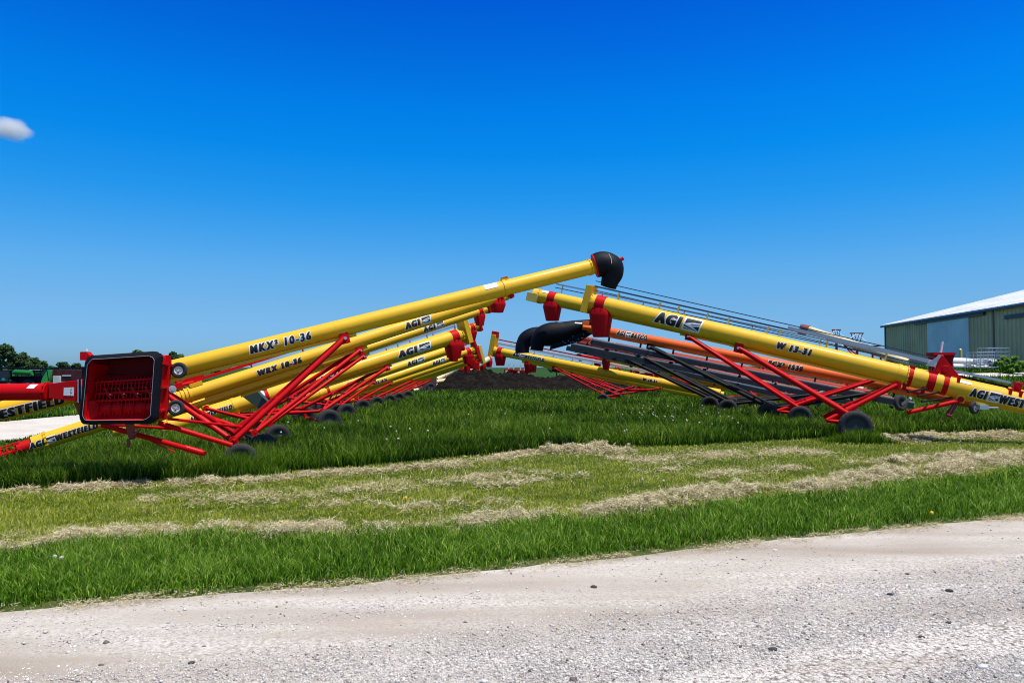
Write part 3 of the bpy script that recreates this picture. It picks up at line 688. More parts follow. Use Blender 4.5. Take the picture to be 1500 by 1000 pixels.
# swing hopper
def hopper(T):
    FY = 9.6
    TL, TR, BR, BL = P(130, 522, FY), P(237, 515, FY+.05), P(230, 619, FY+.05), P(120, 620, FY)
    dep = Vector((.02, .36, 0))
    def q(u_, v_, w_):
        a = BL.lerp(BR, u_); b = TL.lerp(TR, u_); c = (BL+BR+TL+TR)/4+dep*w_; p = a.lerp(b, v_)+dep*w_
        return p.lerp(c, .10*max(0, w_))
    def rr(cu, n=7, ins=0.0):   # rounded rectangle in u,v
        out = []; c = cu
        for (cx, cy, a0) in [(1-c-ins, 1-c-ins, 0), (c+ins, 1-c-ins, 90), (c+ins, c+ins, 180), (1-c-ins, c+ins, 270)]:
            for k in range(n):
                a = math.radians(a0+90*k/(n-1)); out.append((cx+c*math.cos(a), cy+c*math.sin(a)))
        return out
    def ringq(u_list, w_): return [q(a, b, w_) for a, b in u_list]
    # shell
    o1, o2 = rr(.10), rr(.10, ins=.02); nn = len(o1)
    m = MB(); vs = ringq(o1, .0)+ringq(o1, 1.0)+ringq(o2, .0)+ringq(o2, .93)
    fs = [(k, (k+1) % nn, nn+(k+1) % nn, nn+k) for k in range(nn)]+[(2*nn+k, 2*nn+(k+1) % nn, 3*nn+(k+1) % nn, 3*nn+k) for k in range(nn)]
    fs += [tuple(range(nn, 2*nn)), tuple(range(3*nn, 4*nn))]+[(k, (k+1) % nn, 2*nn+(k+1) % nn, 2*nn+k) for k in range(nn)]
    m.add(vs, fs)
    # outer flange stiffeners on the right wall
    for v0 in (.16, .5, .84): m.beam(q(1.0, v0, .05)+Vector((.02, 0, 0)), q(1.0, v0, .95)+Vector((.02, 0, 0)), .03, .03)
    m.beam(q(1.012, .02, .55), q(1.012, .98, .55), .05, .05, (0, 1, 0))
    hp = T.part('hopper', m, RED)
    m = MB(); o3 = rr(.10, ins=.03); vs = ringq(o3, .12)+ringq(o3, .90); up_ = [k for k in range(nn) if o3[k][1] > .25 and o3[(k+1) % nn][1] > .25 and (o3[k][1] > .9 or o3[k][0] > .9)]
    m.add(vs, [(k, (k+1) % nn, nn+(k+1) % nn, nn+k) for k in up_]+[tuple(range(nn, 2*nn))]); T.part('painted_shade_sheet', m, SHADE_RED, hp, smooth=0)  # added dark sheet: shade painted over the hopper's back and upper inside
    # rubber rim
    i1, i2 = rr(.11, ins=-.012), rr(.09, ins=.05)
    m = MB(); wv = [.012*math.sin(k*1.3)+.008*math.sin(k*2.9) for k in range(nn)]
    def off(lst, w_, amp=1): return [q(a+wv[k]*amp*.4, b+wv[(k*2) % nn]*amp*.4, w_) for k, (a, b) in enumerate(lst)]
    rings = [off(i1, .10), off(i1, -.12), off(i2, -.22), off(i2, -.16)]
    vs = [v for r_ in rings for v in r_]; fs = []
    for i in range(3):
        for k in range(nn): fs.append((i*nn+k, i*nn+(k+1) % nn, (i+1)*nn+(k+1) % nn, (i+1)*nn+k))
    m.add(vs, fs); T.part('rubber_rim', m, RUB, hp)
    m = MB(); m.sweep(off(i2, -.225)+[off(i2, -.225)[0]], .003, 6, cap=False); T.part('rim_bead', m, GALV, hp)
    # grate
    m = MB()
    for v0, rad in ((.62, .016), (.33, .016)): m.cyl(q(.03, v0-.01, .28), q(.97, v0+.01, .28), rad, 8)
    for k in range(17):
        u_ = .07+k*.054
        m.sweep([q(u_+.02, .71, .55), q(u_+.008, .66, .32), q(u_, .60, .3), q(u_, .10, .24)], .0065, 5)
    for v0 in (.16, .25, .42, .50, .57): m.cyl(q(.04, v0, .33), q(.96, v0+.01, .28), .006, 5)
    T.part('grate', m, RED, hp)
    # hold-down straps
    m = MB()
    for k in range(4):
        u_ = .20+k*.19; m.beam(q(u_, .52, .24), q(u_+.10, .36, .22), .02, .035, (0, 1, 0)); m.beam(q(u_+.03, .44, .2), q(u_+.14, .40, .2), .012, .02, (0, 1, 0))
    m.cyl(q(.10, .435, .22), q(.92, .46, .22), .010, 8)
    T.part('strap', m, RED, hp)
    m = MB()
    for k in range(4): m.cyl(q(.30+k*.19, .42, .16), q(.30+k*.19, .42, .2), .010, 8)
    T.part('bolt', m, GALV, hp)
    # flighting: scalloped screw under the grate and sloping trough
    m = MB(); pr = []
    pts_ = []; rad = []
    for k in range(81):
        t = k/80; pts_.append(q(.12+.82*t, .20, .46)); rad.append(.062+.026*abs(math.sin(t*PI*5))**.7)
    m.sweep(pts_, rad, 20); m.cyl(q(.02, .20, .46), q(.99, .20, .46), .03, 12); T.part('flighting', m, RED, hp)
    m = MB(); m.add([q(.03, .02, .12), q(.97, .02, .12), q(.97, .12, .42), q(.03, .12, .42), q(.97, .30, .62), q(.03, .30, .62)], [(0, 1, 2, 3), (3, 2, 4, 5)]); T.part('trough', m, RED, hp, smooth=0)
    m = MB(); m.prism([q(.03, .0, .1), q(.16, .0, .5), q(.20, .22, .5), q(.12, .33, .4), q(.03, .33, .1)], Vector((0, .012, 0))); T.part('deflector', m, RED, hp, smooth=0)
    m = MB()
    for k in range(6): m.cyl(q(.16+.012*k, .06+.035*k, .42), q(.16+.012*k, .06+.035*k, .46), .007, 6)
    T.part('bolt', m, GALV, hp)
    # side wheels
    for (px, py) in ((262, 542), (258, 597)):
        c = P(px, py, FY+.45); wheel(T, c, Vector((.25, -1, -.05)), .108, .075, WHT)
        m = MB(); m.cyl(c+Vector((0, .04, 0)), Vector((q(1, 0, .6).x+.0, c.y+.1, c.z)), .018, 8); m.box(c+Vector((-.03, .08, -.02)), (.07, 0, 0), (0, .02, 0), (0, 0, .05)); T.part('caster_bracket', m, BLK)
    c = P(252.5, 570, FY+.3); m = MB(); m.lathe(c, Vector((.6, -1, 0)), [(-.02, .001), (-.02, .045), (.0, .05), (.02, .045), (.02, .02), (.05, .02), (.05, .001)], 20); T.part('bearing', m, GALV)
    # transition chute
    yc = FY+.22
    def ringc(px, t_, b_, hw, ch=0): return [P(px, t_, yc-hw), P(px, t_, yc+hw), P(px, b_, yc+hw), P(px, b_, yc-hw)]
    m = MB(); a = ringc(71, 562, 583, .11); b = ringc(124, 555, 589, .19)
    vs = a+b; m.add(vs, [(0, 1, 2, 3), (4, 7, 6, 5)]+[(k, (k+1) % 4, 4+(k+1) % 4, 4+k) for k in range(4)])
    ch = T.part('transition_chute', m, RED, bevel=.006)
    m = MB()
    for px in (113.5, 118.5):
        c_ = ringc(px, 555.5, 589.5, .205); e_ = ringc(px+1.6, 555.2, 589.8, .205); m.add(c_+e_, [(0, 1, 2, 3), (4, 7, 6, 5)]+[(k, (k+1) % 4, 4+(k+1) % 4, 4+k) for k in range(4)])
    T.part('flange', m, GALV, ch)
    m = MB(); c_ = ringc(115.4, 555.7, 589.2, .20); e_ = ringc(118.2, 555.5, 589.4, .20); m.add(c_+e_, [(0, 1, 2, 3), (4, 7, 6, 5)]+[(k, (k+1) % 4, 4+(k+1) % 4, 4+k) for k in range(4)]); T.part('gasket', m, RUB, ch)
    m = MB(); f0 = yc-.175
    def lerpY(px): return yc-(.11+(px-71)/(53)*.08)-.006
    m.add([P(93.5, 567.5, lerpY(93.5)), P(108.5, 567, lerpY(108.5)), P(108, 579.5, lerpY(108)), P(93, 579, lerpY(93))], [(0, 1, 2, 3)]); T.part('sticker', m, STK, ch, smooth=0)
    m = MB()
    for (px, py) in ((104, 570.5), (104, 575.5)): m.add([P(px-1.2, py, lerpY(px)-.004), P(px, py-1.4, lerpY(px)-.004), P(px+1.2, py, lerpY(px)-.004), P(px, py+1.4, lerpY(px)-.004)], [(0, 1, 2, 3)])
    T.part('warning_mark', m, INK, ch, smooth=0)
    # red tube to the left
    m = MB(); a_, b_ = P(-80, 574.5, yc), P(71, 573.5, yc); rr_ = .112; m.cyl(a_, b_, rr_, 32)
    for px in (68, 72): c_ = P(px, 573.5, yc); m.cyl(c_-Vector((.008, 0, 0)), c_+Vector((.008, 0, 0)), rr_*1.13, 32)
    for k in range(10):
        an = 2*PI*k/10; c_ = P(70, 573.5, yc)+Vector((0, math.cos(an), math.sin(an)))*rr_*1.08; m.box(c_, (.03, 0, 0), (0, .008, 0), (0, 0, .008))
    rt = T.part('intake_tube', m, RED)
    m = MB(); vs = []
    for i in range(7):
        p_ = math.radians(25+i*6)
        for px in (46-i*.0, 57): vs.append(P(px+i*.5, 573.8, yc)+Vector((0, -math.cos(p_), math.sin(p_)))*(rr_+.004))
    m.add(vs, [(2*i, 2*i+1, 2*i+3, 2*i+2) for i in range(6)]); T.part('sticker', m, STK, rt)
    # gearbox and post at top left
    m = MB(); c_ = P(125.5, 521.5, yc+.05); m.box(c_, (.045, 0, 0), (0, .06, 0), (0, 0, .055)); m.prism([c_+Vector((.045, -.05, .05)), c_+Vector((.10, -.05, -.0)), c_+Vector((.045, -.05, -.03))], (0, .1, 0)); T.part('jack_head', m, RED, bevel=.006)
    m = MB(); m.box(c_+Vector((0, 0, .062)), (.047, 0, 0), (0, .062, 0), (0, 0, .006)); m.cyl(c_+Vector((.015, 0, .06)), c_+Vector((.015, 0, .10)), .008, 8); m.cyl(c_+Vector((.01, 0, -.06)), P(124, 545, yc+.05), .014, 8); T.part('jack_post', m, WHT)
    m = MB(); m.cyl(P(123, 537, yc+.05), P(122, 560, yc+.05), .022, 10); m.sweep([P(60, 571, yc+.15), P(90, 566, yc+.1), P(112, 561, yc+.12), P(124, 558, yc+.05)], .006, 6); m.sweep([P(124, 545, yc), P(128, 550, yc), P(121, 556, yc)], .008, 6); T.part('hydraulic_hose', m, BLK)
    # small driven fittings, legs below
    m = MB(); a = P(183, 621, FY+.25); m.prism([a, a+Vector((.10, 0, 0)), P(196, 643, FY+.25), P(189, 644, FY+.25)], (0, .05, 0)); m.beam(P(190, 640, FY+.2), P(207, 628, FY+.2), .02, .02); m.cyl(P(188, 642, FY+.2), P(188, 655, FY+.2), .02, 8); T.part('support_leg', m, DRED)
    m = MB(); a, b = P(122, 600, yc+.1), P(108, 588, yc); m.prism([P(108, 590, yc), P(122, 592, yc), P(133, 622, yc+.1), P(121, 620, yc+.1)], (0, .12, 0)); T.part('chute_guard', m, DRED)
    # rods under the hopper
    m = MB(); m.cyl(P(150, 622, FY+.5), P(300, 664, 9.9), .036, 12); m.cyl(P(272, 656, 9.85), P(296, 663, 9.9), .042, 12); m.cyl(P(210, 640, FY+.5), P(256, 662, FY+.5), .009, 8); m.cyl(P(150, 621, FY+.9), P(260, 628, 10.2), .02, 10); T.part('tow_arm', m, RED)
    m = MB(); m.cyl(P(246, 613, 10.1), P(354, 625, 11.0), .02, 10); m.cyl(P(232, 619, 10.1), P(340, 652, 10.35), .035, 12); T.part('tie_rod', m, RED)
    # mesh shadow side of red frame, top light lines
hopper(T1)
# L2..
T2, A2, tb2 = auger('grain_auger', 'second auger of the left row, with a red shaft above its yellow tube', GL, (742, 431, 15.6), (48, 651, 11.3), .125, 524, 384, wr=.25, base_h=.5, armr=.038, low=262,
    decals=[(410, .80, .095, ['WRX 10-36'], .05), (94, .95, .085, ['AGI', 'LOGO', 'WESTFIELD'], .0), (612, .58, .12, ['AGI', 'LOGO'], .1)], rail=(.28, .60, .07, RED, .028), spout_ht=.32, plates=[(.06, .32, .05, RED, .06)])
m = MB(); pL = A2.L; rngs = []
m.cyl(pL-A2.d*.02, pL-A2.d*.20, .10, 16)
T2.part('intake_collar', m, RED)
m = MB(); hp_ = []
for k in range(61):
    a = k*.5; hp_.append(pL-A2.d*(.2+.007*k)+(A2.s*math.cos(a)+A2.n*math.sin(a))*.075)
m.sweep(hp_, .012, 6)
for k in range(6):
    a = 2*PI*k/6; o_ = (A2.s*math.cos(a)+A2.n*math.sin(a))*.12; m.cyl(pL-A2.d*.15+o_, pL-A2.d*.62+o_*.9, .008, 6)
m.cyl(pL-A2.d*.15, pL-A2.d*.65, .02, 8); T2.part('intake_cage', m, RED)
m = MB(); c_ = A2.T(A2.at(292, -A2.s*.125)); m.box(c_+A2.n*.14-A2.s*.02, A2.d*.10, A2.s*.06, A2.n*.03); c2 = A2.T(A2.at(262, -A2.s*.1)); 
for k in range(4): q_ = c2+A2.d*.06*k; m.cyl(q_-A2.d*.008, q_+A2.d*.008, .14, 24)
m.cyl(c2-A2.n*.20-A2.s*.02, A2.T(A2.at(470, -A2.s*.1))-A2.n*.18-A2.s*.02, .045, 14); T2.part('boot', m, YEL)
m = MB(); c_ = A2.T(A2.at(290, -A2.s*.1))+A2.n*.26; m.prism([c_-A2.d*.18-A2.n*.07, c_+A2.d*.2-A2.n*.08, c_+A2.d*.18+A2.n*.06, c_-A2.d*.05+A2.n*.05, c_-A2.d*.16-A2.n*.0], A2.s*.10)
c2 = A2.T(A2.at(268, -A2.s*.1))+A2.n*.2; m.box(c2, A2.d*.06, A2.s*.07, A2.n*.05); m.cyl(c2, c2+A2.d*.3-A2.n*.02, .03, 10); m.cyl(c2-A2.n*.05, c2+A2.n*.09, .035, 10)
T2.part('gearbox', m, RED, bevel=.004)
T3, A3, tb3 = auger('grain_auger', 'third auger of the left row, its thin tube close below the second', GL, (712, 453, 17.6), (165, 632, 13.4), .095, 530, 405, wr=.25, base_h=.5, armr=.036, low=300,
    decals=[(635, .56, .10, ['AGI', 'LOGO'], .1)], spout_ht=.34, plates=[(.06, .30, .05, RED, .05)])
# guard panel under L3
m = MB(); y_ = 15.0; m.prism([P(346, 574, y_), P(372, 568, y_), P(394, 592, y_), P(381, 600, y_)], (0, .03, 0)); m.prism([P(372, 568, y_), P(375, 567, y_+.3), P(397, 590, y_+.3), P(394, 592, y_)], (0, .02, 0)); T3.part('guard_panel', m, GPANEL, smooth=0)
T4, A4, tb4 = auger('grain_auger', 'thickest yellow auger in the middle of the left row, with a blue-grey rail above', GL, (680, 489, 20.5), (236, 628, 16.3), .185, 564, 480, wr=.30, base_h=.55, armr=.042, low=345,
    decals=[(607, 1.0, .17, ['AGI', 'LOGO'], .1), (476, .85, .11, ['W 13-31'], .1), (310, .95, .09, ['AGI', 'LOGO', 'WESTFIELD'], .15)], rail=(.3, .97, .10, GALV, .035), spout_ht=.56, plates=[(.04, .78, .14, YEL, .12)])
def band(T, A, px, r, mat=RED, w=.04, name='clamp_band'):
    c = A.T(A.at(px, -A.s*r)); m = MB(); m.cyl(c-A.d*w, c+A.d*w, r*1.045, 32); m.box(c-A.s*r*.5+A.n*r*.98, A.d*w*1.2, A.s*.03, A.n*.03); T.part(name, m, mat)
band(T4, A4, 392, .185); patch(T4, A4, tb4, 386, .14, .14, .185, STK, .6)
T5, A5, tb5 = auger('grain_auger', 'thin yellow auger rising behind the thickest one, red guard at its tip', GL, (700, 477, 24.5), (330, 594, 20.5), .13, 556, 492, wr=.28, base_h=.5, low=390, rail=(.2, 1.0, .30, RED, .03), spout_ht=.40, plates=[(.05, .62, .07, RED, .12)])
T6, A6, tb6 = auger('grain_auger', 'yellow auger with small lettering directly under the thickest one', GL, (674, 507, 24), (440, 586, 21.2), .135, 545, 506, wr=.28, base_h=.5, low=470, decals=[(609, .62, .12, ['AGI', 'LOGO'], .1), (521, .55, .08, ['WRX 10-36'], .1)], rail=(.2, 1.0, .12, RED, .025), spout_ht=.42, plates=[(.05, .5, .06, RED, .1)])
band(T6, A6, 482, .135)
T7, A7, tb7 = auger('grain_auger', 'yellow auger two below the thickest one, ending in paired red spouts', GL, (694, 512, 27), (468, 588, 24), .14, 570, 530, wr=.28, base_h=.5, low=490, decals=[(643, .55, .11, ['AGI', 'LOGO'], .1), (557, .5, .08, ['WRX 10-36'], .1)], rail=(.2, 1.0, .12, RED, .025), spout_ht=.45, plates=[(.05, .62, .07, RED, .12)])
T8, A8, _ = auger('grain_auger', 'shadowed yellow auger fourth from the far end of the left row', GL, (697, 519, 29.5), (490, 588, 26.5), .13, 600, 551, wr=.28, base_h=.45, low=515, spout_ht=.4, plates=[(.05, .6, .07, RED, .12)], lod=1)
T9, A9, _ = auger('grain_auger', 'shadowed yellow auger third from the far end of the left row', GL, (700, 523, 31.5), (505, 587, 28.5), .13, 609, 570, wr=.28, base_h=.45, low=530, spout_ht=.42, plates=[(.05, .6, .07, RED, .12)], lod=1)
T10, A10, _ = auger('grain_auger', 'yellow auger second from the far end, cream guard plate at its tip', GL, (704, 523, 33.5), (520, 586, 30.5), .13, 618, 583, wr=.28, base_h=.45, low=545, spout_ht=.5, plates=[(.05, .85, .12, YEL2, .12)], lod=1)
T11, A11, tb11 = auger('grain_auger', 'lowest and farthest yellow auger of the left row', GL, (690, 530, 36), (535, 585, 33), .12, 628, 596, wr=.28, base_h=.45, low=560, decals=[(656, .6, .13, ['AGI', 'LOGO'], .1)], spout_ht=.45, lod=1)
# ------------------------------------------------------------------ right row
GR = 'augers parked in the right row'
T, A, tb = auger('grain_auger', 'nearest thick yellow auger of the right row with large black lettering', GR, (858, 441, 18.4), (1600, 614, 14.7), .212, 1083, 1253, wr=.34, tw=1.6, base_h=.45, armr=.058, low=1312, lowx=.65,
    decals=[(992, 1.10, .27, ['AGI', 'LOGO'], .12), (1163, .75, .145, ['W 13-31'], .08), (1480, 1.45, .17, ['AGI', 'LOGO', 'WESTFIELD'], -.1)], spout_ht=.80, tspout=None, plates=[(-.06, .68, .16, YEL, .06)])
A.Rr = .212; TR1, AR1 = T, A
pz = A.T(A.at(1330, -A.s*.212)); m = MB(); m.cyl(pz-A.d*.012, pz+A.d*.012, .232, 36)
for k in range(18):
    a = 2*PI*k/18; m.box(pz+(A.s*math.cos(a)+A.n*math.sin(a))*.227, A.d*.022, A.s*.01, A.n*.01)
T.part('flange', m, YEL, tb)
for px, w_ in ((1334, .045), (1365, .075), (1386, .05)): band(T, A, px, .212, RED, w_)
def above(px, o): return A.T(A.at(px, A.n*(.212)))+A.n*(.212+o)
m = MB(); m.beam(above(868, .20), above(1352, .20), .05, .035, A.n); m.beam(above(870, .10), above(1352, .10), .02, .02, A.n); m.beam(above(868, .33), above(1366, .30), .02, .02, A.n); T.part('rail_rod', m, TRIMB); m = MB(); m.beam(above(1150, .235), above(1366, .20), .10, .08, A.n); T.part('drive_shaft_guard', m, GALV)
m = MB(); m.box(above(1362, .17), A.d*.08, A.s*.055, A.n*.06); T.part('guard_cap', m, WHT)
for px in (905, 965, 992, 1035, 1066, 1123, 1141, 1210, 1296): m = MB(); m.box(above(px, .08), A.d*.018, A.s*.035, A.n*.09); T.part('rail_bracket', m, YEL2)
m = MB(); c_ = above(1376, .0); m.prism([c_+A.d*.06+A.n*.40-A.s*.06, c_-A.d*.36+A.n*.04-A.s*.06, c_-A.d*.34-A.n*.02-A.s*.06, c_+A.d*.12-A.n*.02-A.s*.06, c_+A.d*.10+A.n*.12-A.s*.06], A.s*.14)
m.cyl(c_-A.d*.08+A.n*.12-A.s*.10, c_-A.d*.08+A.n*.12+A.s*.1, .07, 20); m.beam(c_+A.d*.22-A.n*.01, c_-A.d*.36-A.n*.01, .16, .035, A.n)
T.part('gearbox', m, RED, bevel=.006)
m = MB(); m.prism([c_+A.d*.10+A.n*.38-A.s*.09, c_+A.d*.06+A.n*.38-A.s*.09, c_+A.d*.16+A.n*.1-A.s*.09, c_+A.d*.30+A.n*.1-A.s*.09], A.s*.02); T.part('gearbox_shield', m, GALV)
m = MB(); m.beam(above(1388, .12), above(1478, .14), .08, .05, A.n); T.part('pto_guard', m, GALV)
m = MB(); m.beam(above(1400, .03), above(1476, .04), .05, .05, A.n); T.part('pto_shaft', m, BLK)
m = MB(); m.box(above(1488, .10), A.d*.07, A.s*.08, A.n*.08); m.cyl(above(1488, .12)-A.s*.1, above(1488, .12)+A.s*.1, .06, 14); m.beam(above(1475, .01), above(1498, .01), .18, .03, A.n)
for px in (1402, 1478, 1493): m.box(A.T(A.at(px, -A.s*.212))-A.s*.12+A.n*.17, A.d*.028, A.s*.07, A.n*.06)
T.part('front_bearing_mount', m, RED, bevel=.005)
m = MB(); p0, p1 = A.T(A.at(1330, -A.s*.212))-A.n*.24-A.s*.12, A.T(A.at(1357, -A.s*.212))-A.n*.27-A.s*.12
m.beam(p0-A.n*.05, p1-A.n*.05, .10, .05, A.n); m.box(p0+A.n*.06, A.d*.035, A.s*.04, A.n*.12); m.box(p1+A.n*.06, A.d*.035, A.s*.04, A.n*.12); T.part('carrier_bracket', m, RED, bevel=.005)
pb = A.T(A.at(1412, -A.s*.212))-A.n*.22-A.s*.12; m = MB(); m.box(pb+A.n*.03, A.d*.08, A.s*.05, A.n*.10); T.part('jack_bracket', m, YEL, bevel=.005)
m = MB(); m.cyl(pb-A.n*.03, P(1330, 604, 15.3), .045, 14); m.cyl(pb-A.s*.07, pb+A.s*.07, .06, 14); T.part('tow_arm', m, RED)
m = MB(); m.beam(pb+A.s*.08, P(1391, 608, 15.5), .05, .07, A.s); m.beam(pb+A.s*.2, P(1386, 606, 15.8), .05, .06, A.s); m.cyl(P(1386, 607, 15.4), P(1393, 609, 15.4), .03, 8); T.part('jack_leg', m, DRED)
wheel(T, P(1319, 590, 15.6), Vector((.35, -1, .1)), .165, .09, BLK); wheel(T, P(1427, 597, 14.9), Vector((.5, -1, 0)), .125, .08, GALV)
m = MB(); m.cyl(P(1334, 583, 15.3), P(1322, 592, 15.5), .03, 10); T.part('hitch', m, GALV); m = MB(); m.box(P(1440, 596, 14.8), (.09, 0, 0), (0, .04, 0), (0, 0, .045)); m.cyl(P(1440, 597, 14.8), P(1462, 597, 14.8), .015, 8); T.part('hitch', m, GALV)
m = MB(); m.box(P(1435, 591, 14.9), A.d*.10, A.s*.06, Vector((0, 0, .03))); T.part('hitch_mount', m, YEL2)
m = MB(); 
for k, (ax_, ay_, bx_, by_) in enumerate([(1330, 574, 1372, 566), (1350, 588, 1410, 580), (1345, 580, 1390, 572)]): m.cyl(P(ax_, ay_, 14.9), P(bx_, by_, 15.9), .02, 8)
T.part('brake_rod', m, BLK)
patch(TR1, AR1, tb, 1412, .25, .07, .212, STK, .75); patch(TR1, AR1, tb, 1320, .05, .05, .212, STK, .7)
TR0, AR0, tb0 = auger('grain_auger', 'second yellow auger of the right row, its red spout hanging farthest left', GR, (782, 432, 22.5), (1500, 584, 18), .205, 1010, 1172, wr=.30, tw=1.8, base_h=.45, armr=.055, low=1290, lowx=.65, spout_ht=.66, tspout=.953, plates=[(-.03, .26, .34, YEL2, -.08)])
def above0(px, o): return AR0.T(AR0.at(px, AR0.n*.205))+AR0.n*(.205+o)
m = MB(); m.beam(above0(812, .26), above0(1330, .22), .07, .04, AR0.n); TR0.part('rail_rod', m, GALV)
m = MB(); m.beam(above0(812, .15), above0(1330, .12), .03, .025, AR0.n); TR0.part('rail_rod', m, TRIMB)
for px in (822, 880, 940, 1000, 1100, 1200): m = MB(); m.box(above0(px, .11), AR0.d*.012, AR0.s*.03, AR0.n*.13); TR0.part('rail_bracket', m, YEL2)
patch(TR0, AR0, tb0, 799, .32, .1, .21, STK, .9)
band(TR0, AR0, 1368, .205)
# conveyors
def conveyor(label, U, L, r, att, whl, Yc, tubemat, hoodpts, hoodr, decals, tr_off=.36, wr=.3, low=None, low2=True, armr=.058, ttr=(.12, .98)):
    T, A, tb = auger('belt_conveyor', label, 'belt conveyors in the right row', U, L, r, att, whl, wr=wr, tw=1.7, tube=tubemat, arm=BLK, armr=armr, low=low, spout=False, decals=decals, base_h=.45, cat='belt conveyor', rimmat=BLK, track_t=False)
    m = MB(); a, b = A.T(ttr[0])-A.n*tr_off, A.T(ttr[1])-A.n*tr_off; m.beam(a, b, .36, .15, A.n)
    for k in range(12): q_ = a.lerp(b, (k+.5)/12); m.beam(q_-A.n*.085, q_+A.n*.085, .39, .03, A.d)
    T.part('belt_trough', m, SLATE, bevel=.006)
    m = MB(); m.beam(a+A.n*.09, b+A.n*.09, .34, .02, A.n); m.beam(a+A.n*.11-A.s*.17, b+A.n*.11-A.s*.17, .02, .03, A.n); T.part('belt_edge', m, WHT)
    m = MB()
    for k in range(9): q_ = a.lerp(b, (k+.5)/9); m.beam(q_+A.n*.1, q_+A.n*(tr_off-r*.8), .05, .05, A.d); m.cyl(q_-A.n*.14-A.s*.2, q_-A.n*.14+A.s*.2, .035, 8)
    T.part('hanger', m, BLK)
    if hoodpts:
        m = hood_mesh(hoodpts, hoodr, U[2]); T.part('hood', m, RUB)
    return T, A, tb
C1, CA1, _ = conveyor('nearest belt conveyor with bright orange tube and black hood', (862, 481, 23), (1420, 588, 19.3), .155, 953, 1125, 22, ORA,
    [(868, 472), (845, 479), (825, 485), (808, 488), (796, 492), (789, 499), (787, 506), (786, 513)], [.10, .22, .30, .34, .32, .25, .21, .19],
    [(925, .95, .15, ['AGI', 'LOGO', 'BATCO'], .35), (1150, .95, .15, ['BCX³ 1539'], .1)], tr_off=.40, low=1290)
m = MB(); y_ = 22.9; m.prism([P(812, 487, y_), P(842, 478, y_), P(876, 463, y_), P(884, 470, y_), P(878, 482, y_), P(850, 500, y_), P(806, 512, y_)], (0, .5, 0)); C1.part('head_housing', m, RUB)
m = MB()
random.seed(3)
for k in range(26): q_ = P(random.uniform(800, 862), random.uniform(488, 503), y_-.01); m.cyl(q_, q_+Vector((0, -.03, 0)), .014, 6)
m.cyl(P(842, 474, y_-.05), P(858, 475, y_-.05), .05, 10); m.beam(P(813, 471, y_-.03), P(843, 476, y_-.03), .02, .03); C1.part('bolt', m, GALV)
m = MB(); m.box(P(858, 474, y_-.1), (.10, 0, 0), (0, .08, 0), (0, 0, .07)); m.cyl(P(853, 479, y_-.12), P(874, 482, y_-.12), .09, 12); C1.part('drive_motor', m, ORA, bevel=.01)
m = MB(); m.cyl(P(866, 464, y_-.05), P(872, 466, y_-.05), .15, 16); C1.part('motor_cap', m, paint('blue_plastic', (.01, .05, .35), .4))
C2, CA2, _ = conveyor('second belt conveyor with dark red shaded tube, hood drooping beside the first', (832, 492, 25.5), (1330, 590, 22), .10, 934, 1066, 24, ROR,
    [(825, 493), (802, 493), (784, 492), (772, 496), (767, 503), (765, 510), (765, 517)], [.3, .33, .31, .28, .25, .24, .235],
    [(882, .85, .13, ['AGI', 'LOGO'], .1), (1010, 1.0, .1, ['BATCO'], .1)], tr_off=.32, low=1220)
C3, CA3, _ = conveyor('third belt conveyor, lowest pale-edged trough behind the others', (826, 497, 28), (1265, 592, 24.5), .10, 905, 1040, 27, DRED, None, None, [], tr_off=.30, low=1180)
# far right-row yellow augers
T12, A12, tb12 = auger('grain_auger', 'far yellow auger alone in the gap, right row, red legs folded under it', GR, (722, 513, 33), (1055, 577, 29.5), .19, 812, 884, wr=.26, base_h=.42, low=968, tw=2.2, decals=[(774, 1.5, .14, ['AGI', 'LOGO', 'WESTFIELD'], .1), (952, .6, .12, ['W 10-31'], .1)], rail=(.1, .98, .16, WHT, .08), spout_ht=.62, plates=[(.02, .95, .20, YEL, .22)], lod=1)
m = MB(); m.beam(A12.T(.1)+A12.n*.40, A12.T(.98)+A12.n*.52, .05, .05, A12.n); m.box(A12.T(1)+A12.n*.72+A12.d*.02, A12.d*.12, A12.s*.15, A12.n*.13); T12.part('belt_cover', m, RED)
T13, A13, _ = auger('grain_auger', 'yellow auger just behind the one alone in the gap', GR, (766, 527, 37), (1035, 581, 33.5), .15, 838, 893, wr=.26, base_h=.42, low=930, spout_ht=.6, lod=1)
T14, A14, _ = auger('grain_auger', 'farther yellow auger two behind the one alone in the gap', GR, (774, 528, 41), (1060, 578, 37.5), .15, 853, 899, wr=.26, base_h=.42, spout_ht=.6, lod=1)
T15, A15, _ = auger('grain_auger', 'yellow auger under the troughs with bright red struts', GR, (880, 522, 31), (1180, 590, 27), .13, 984, 1038, wr=.26, base_h=.4, low=1105, spout_ht=.5, lod=1)
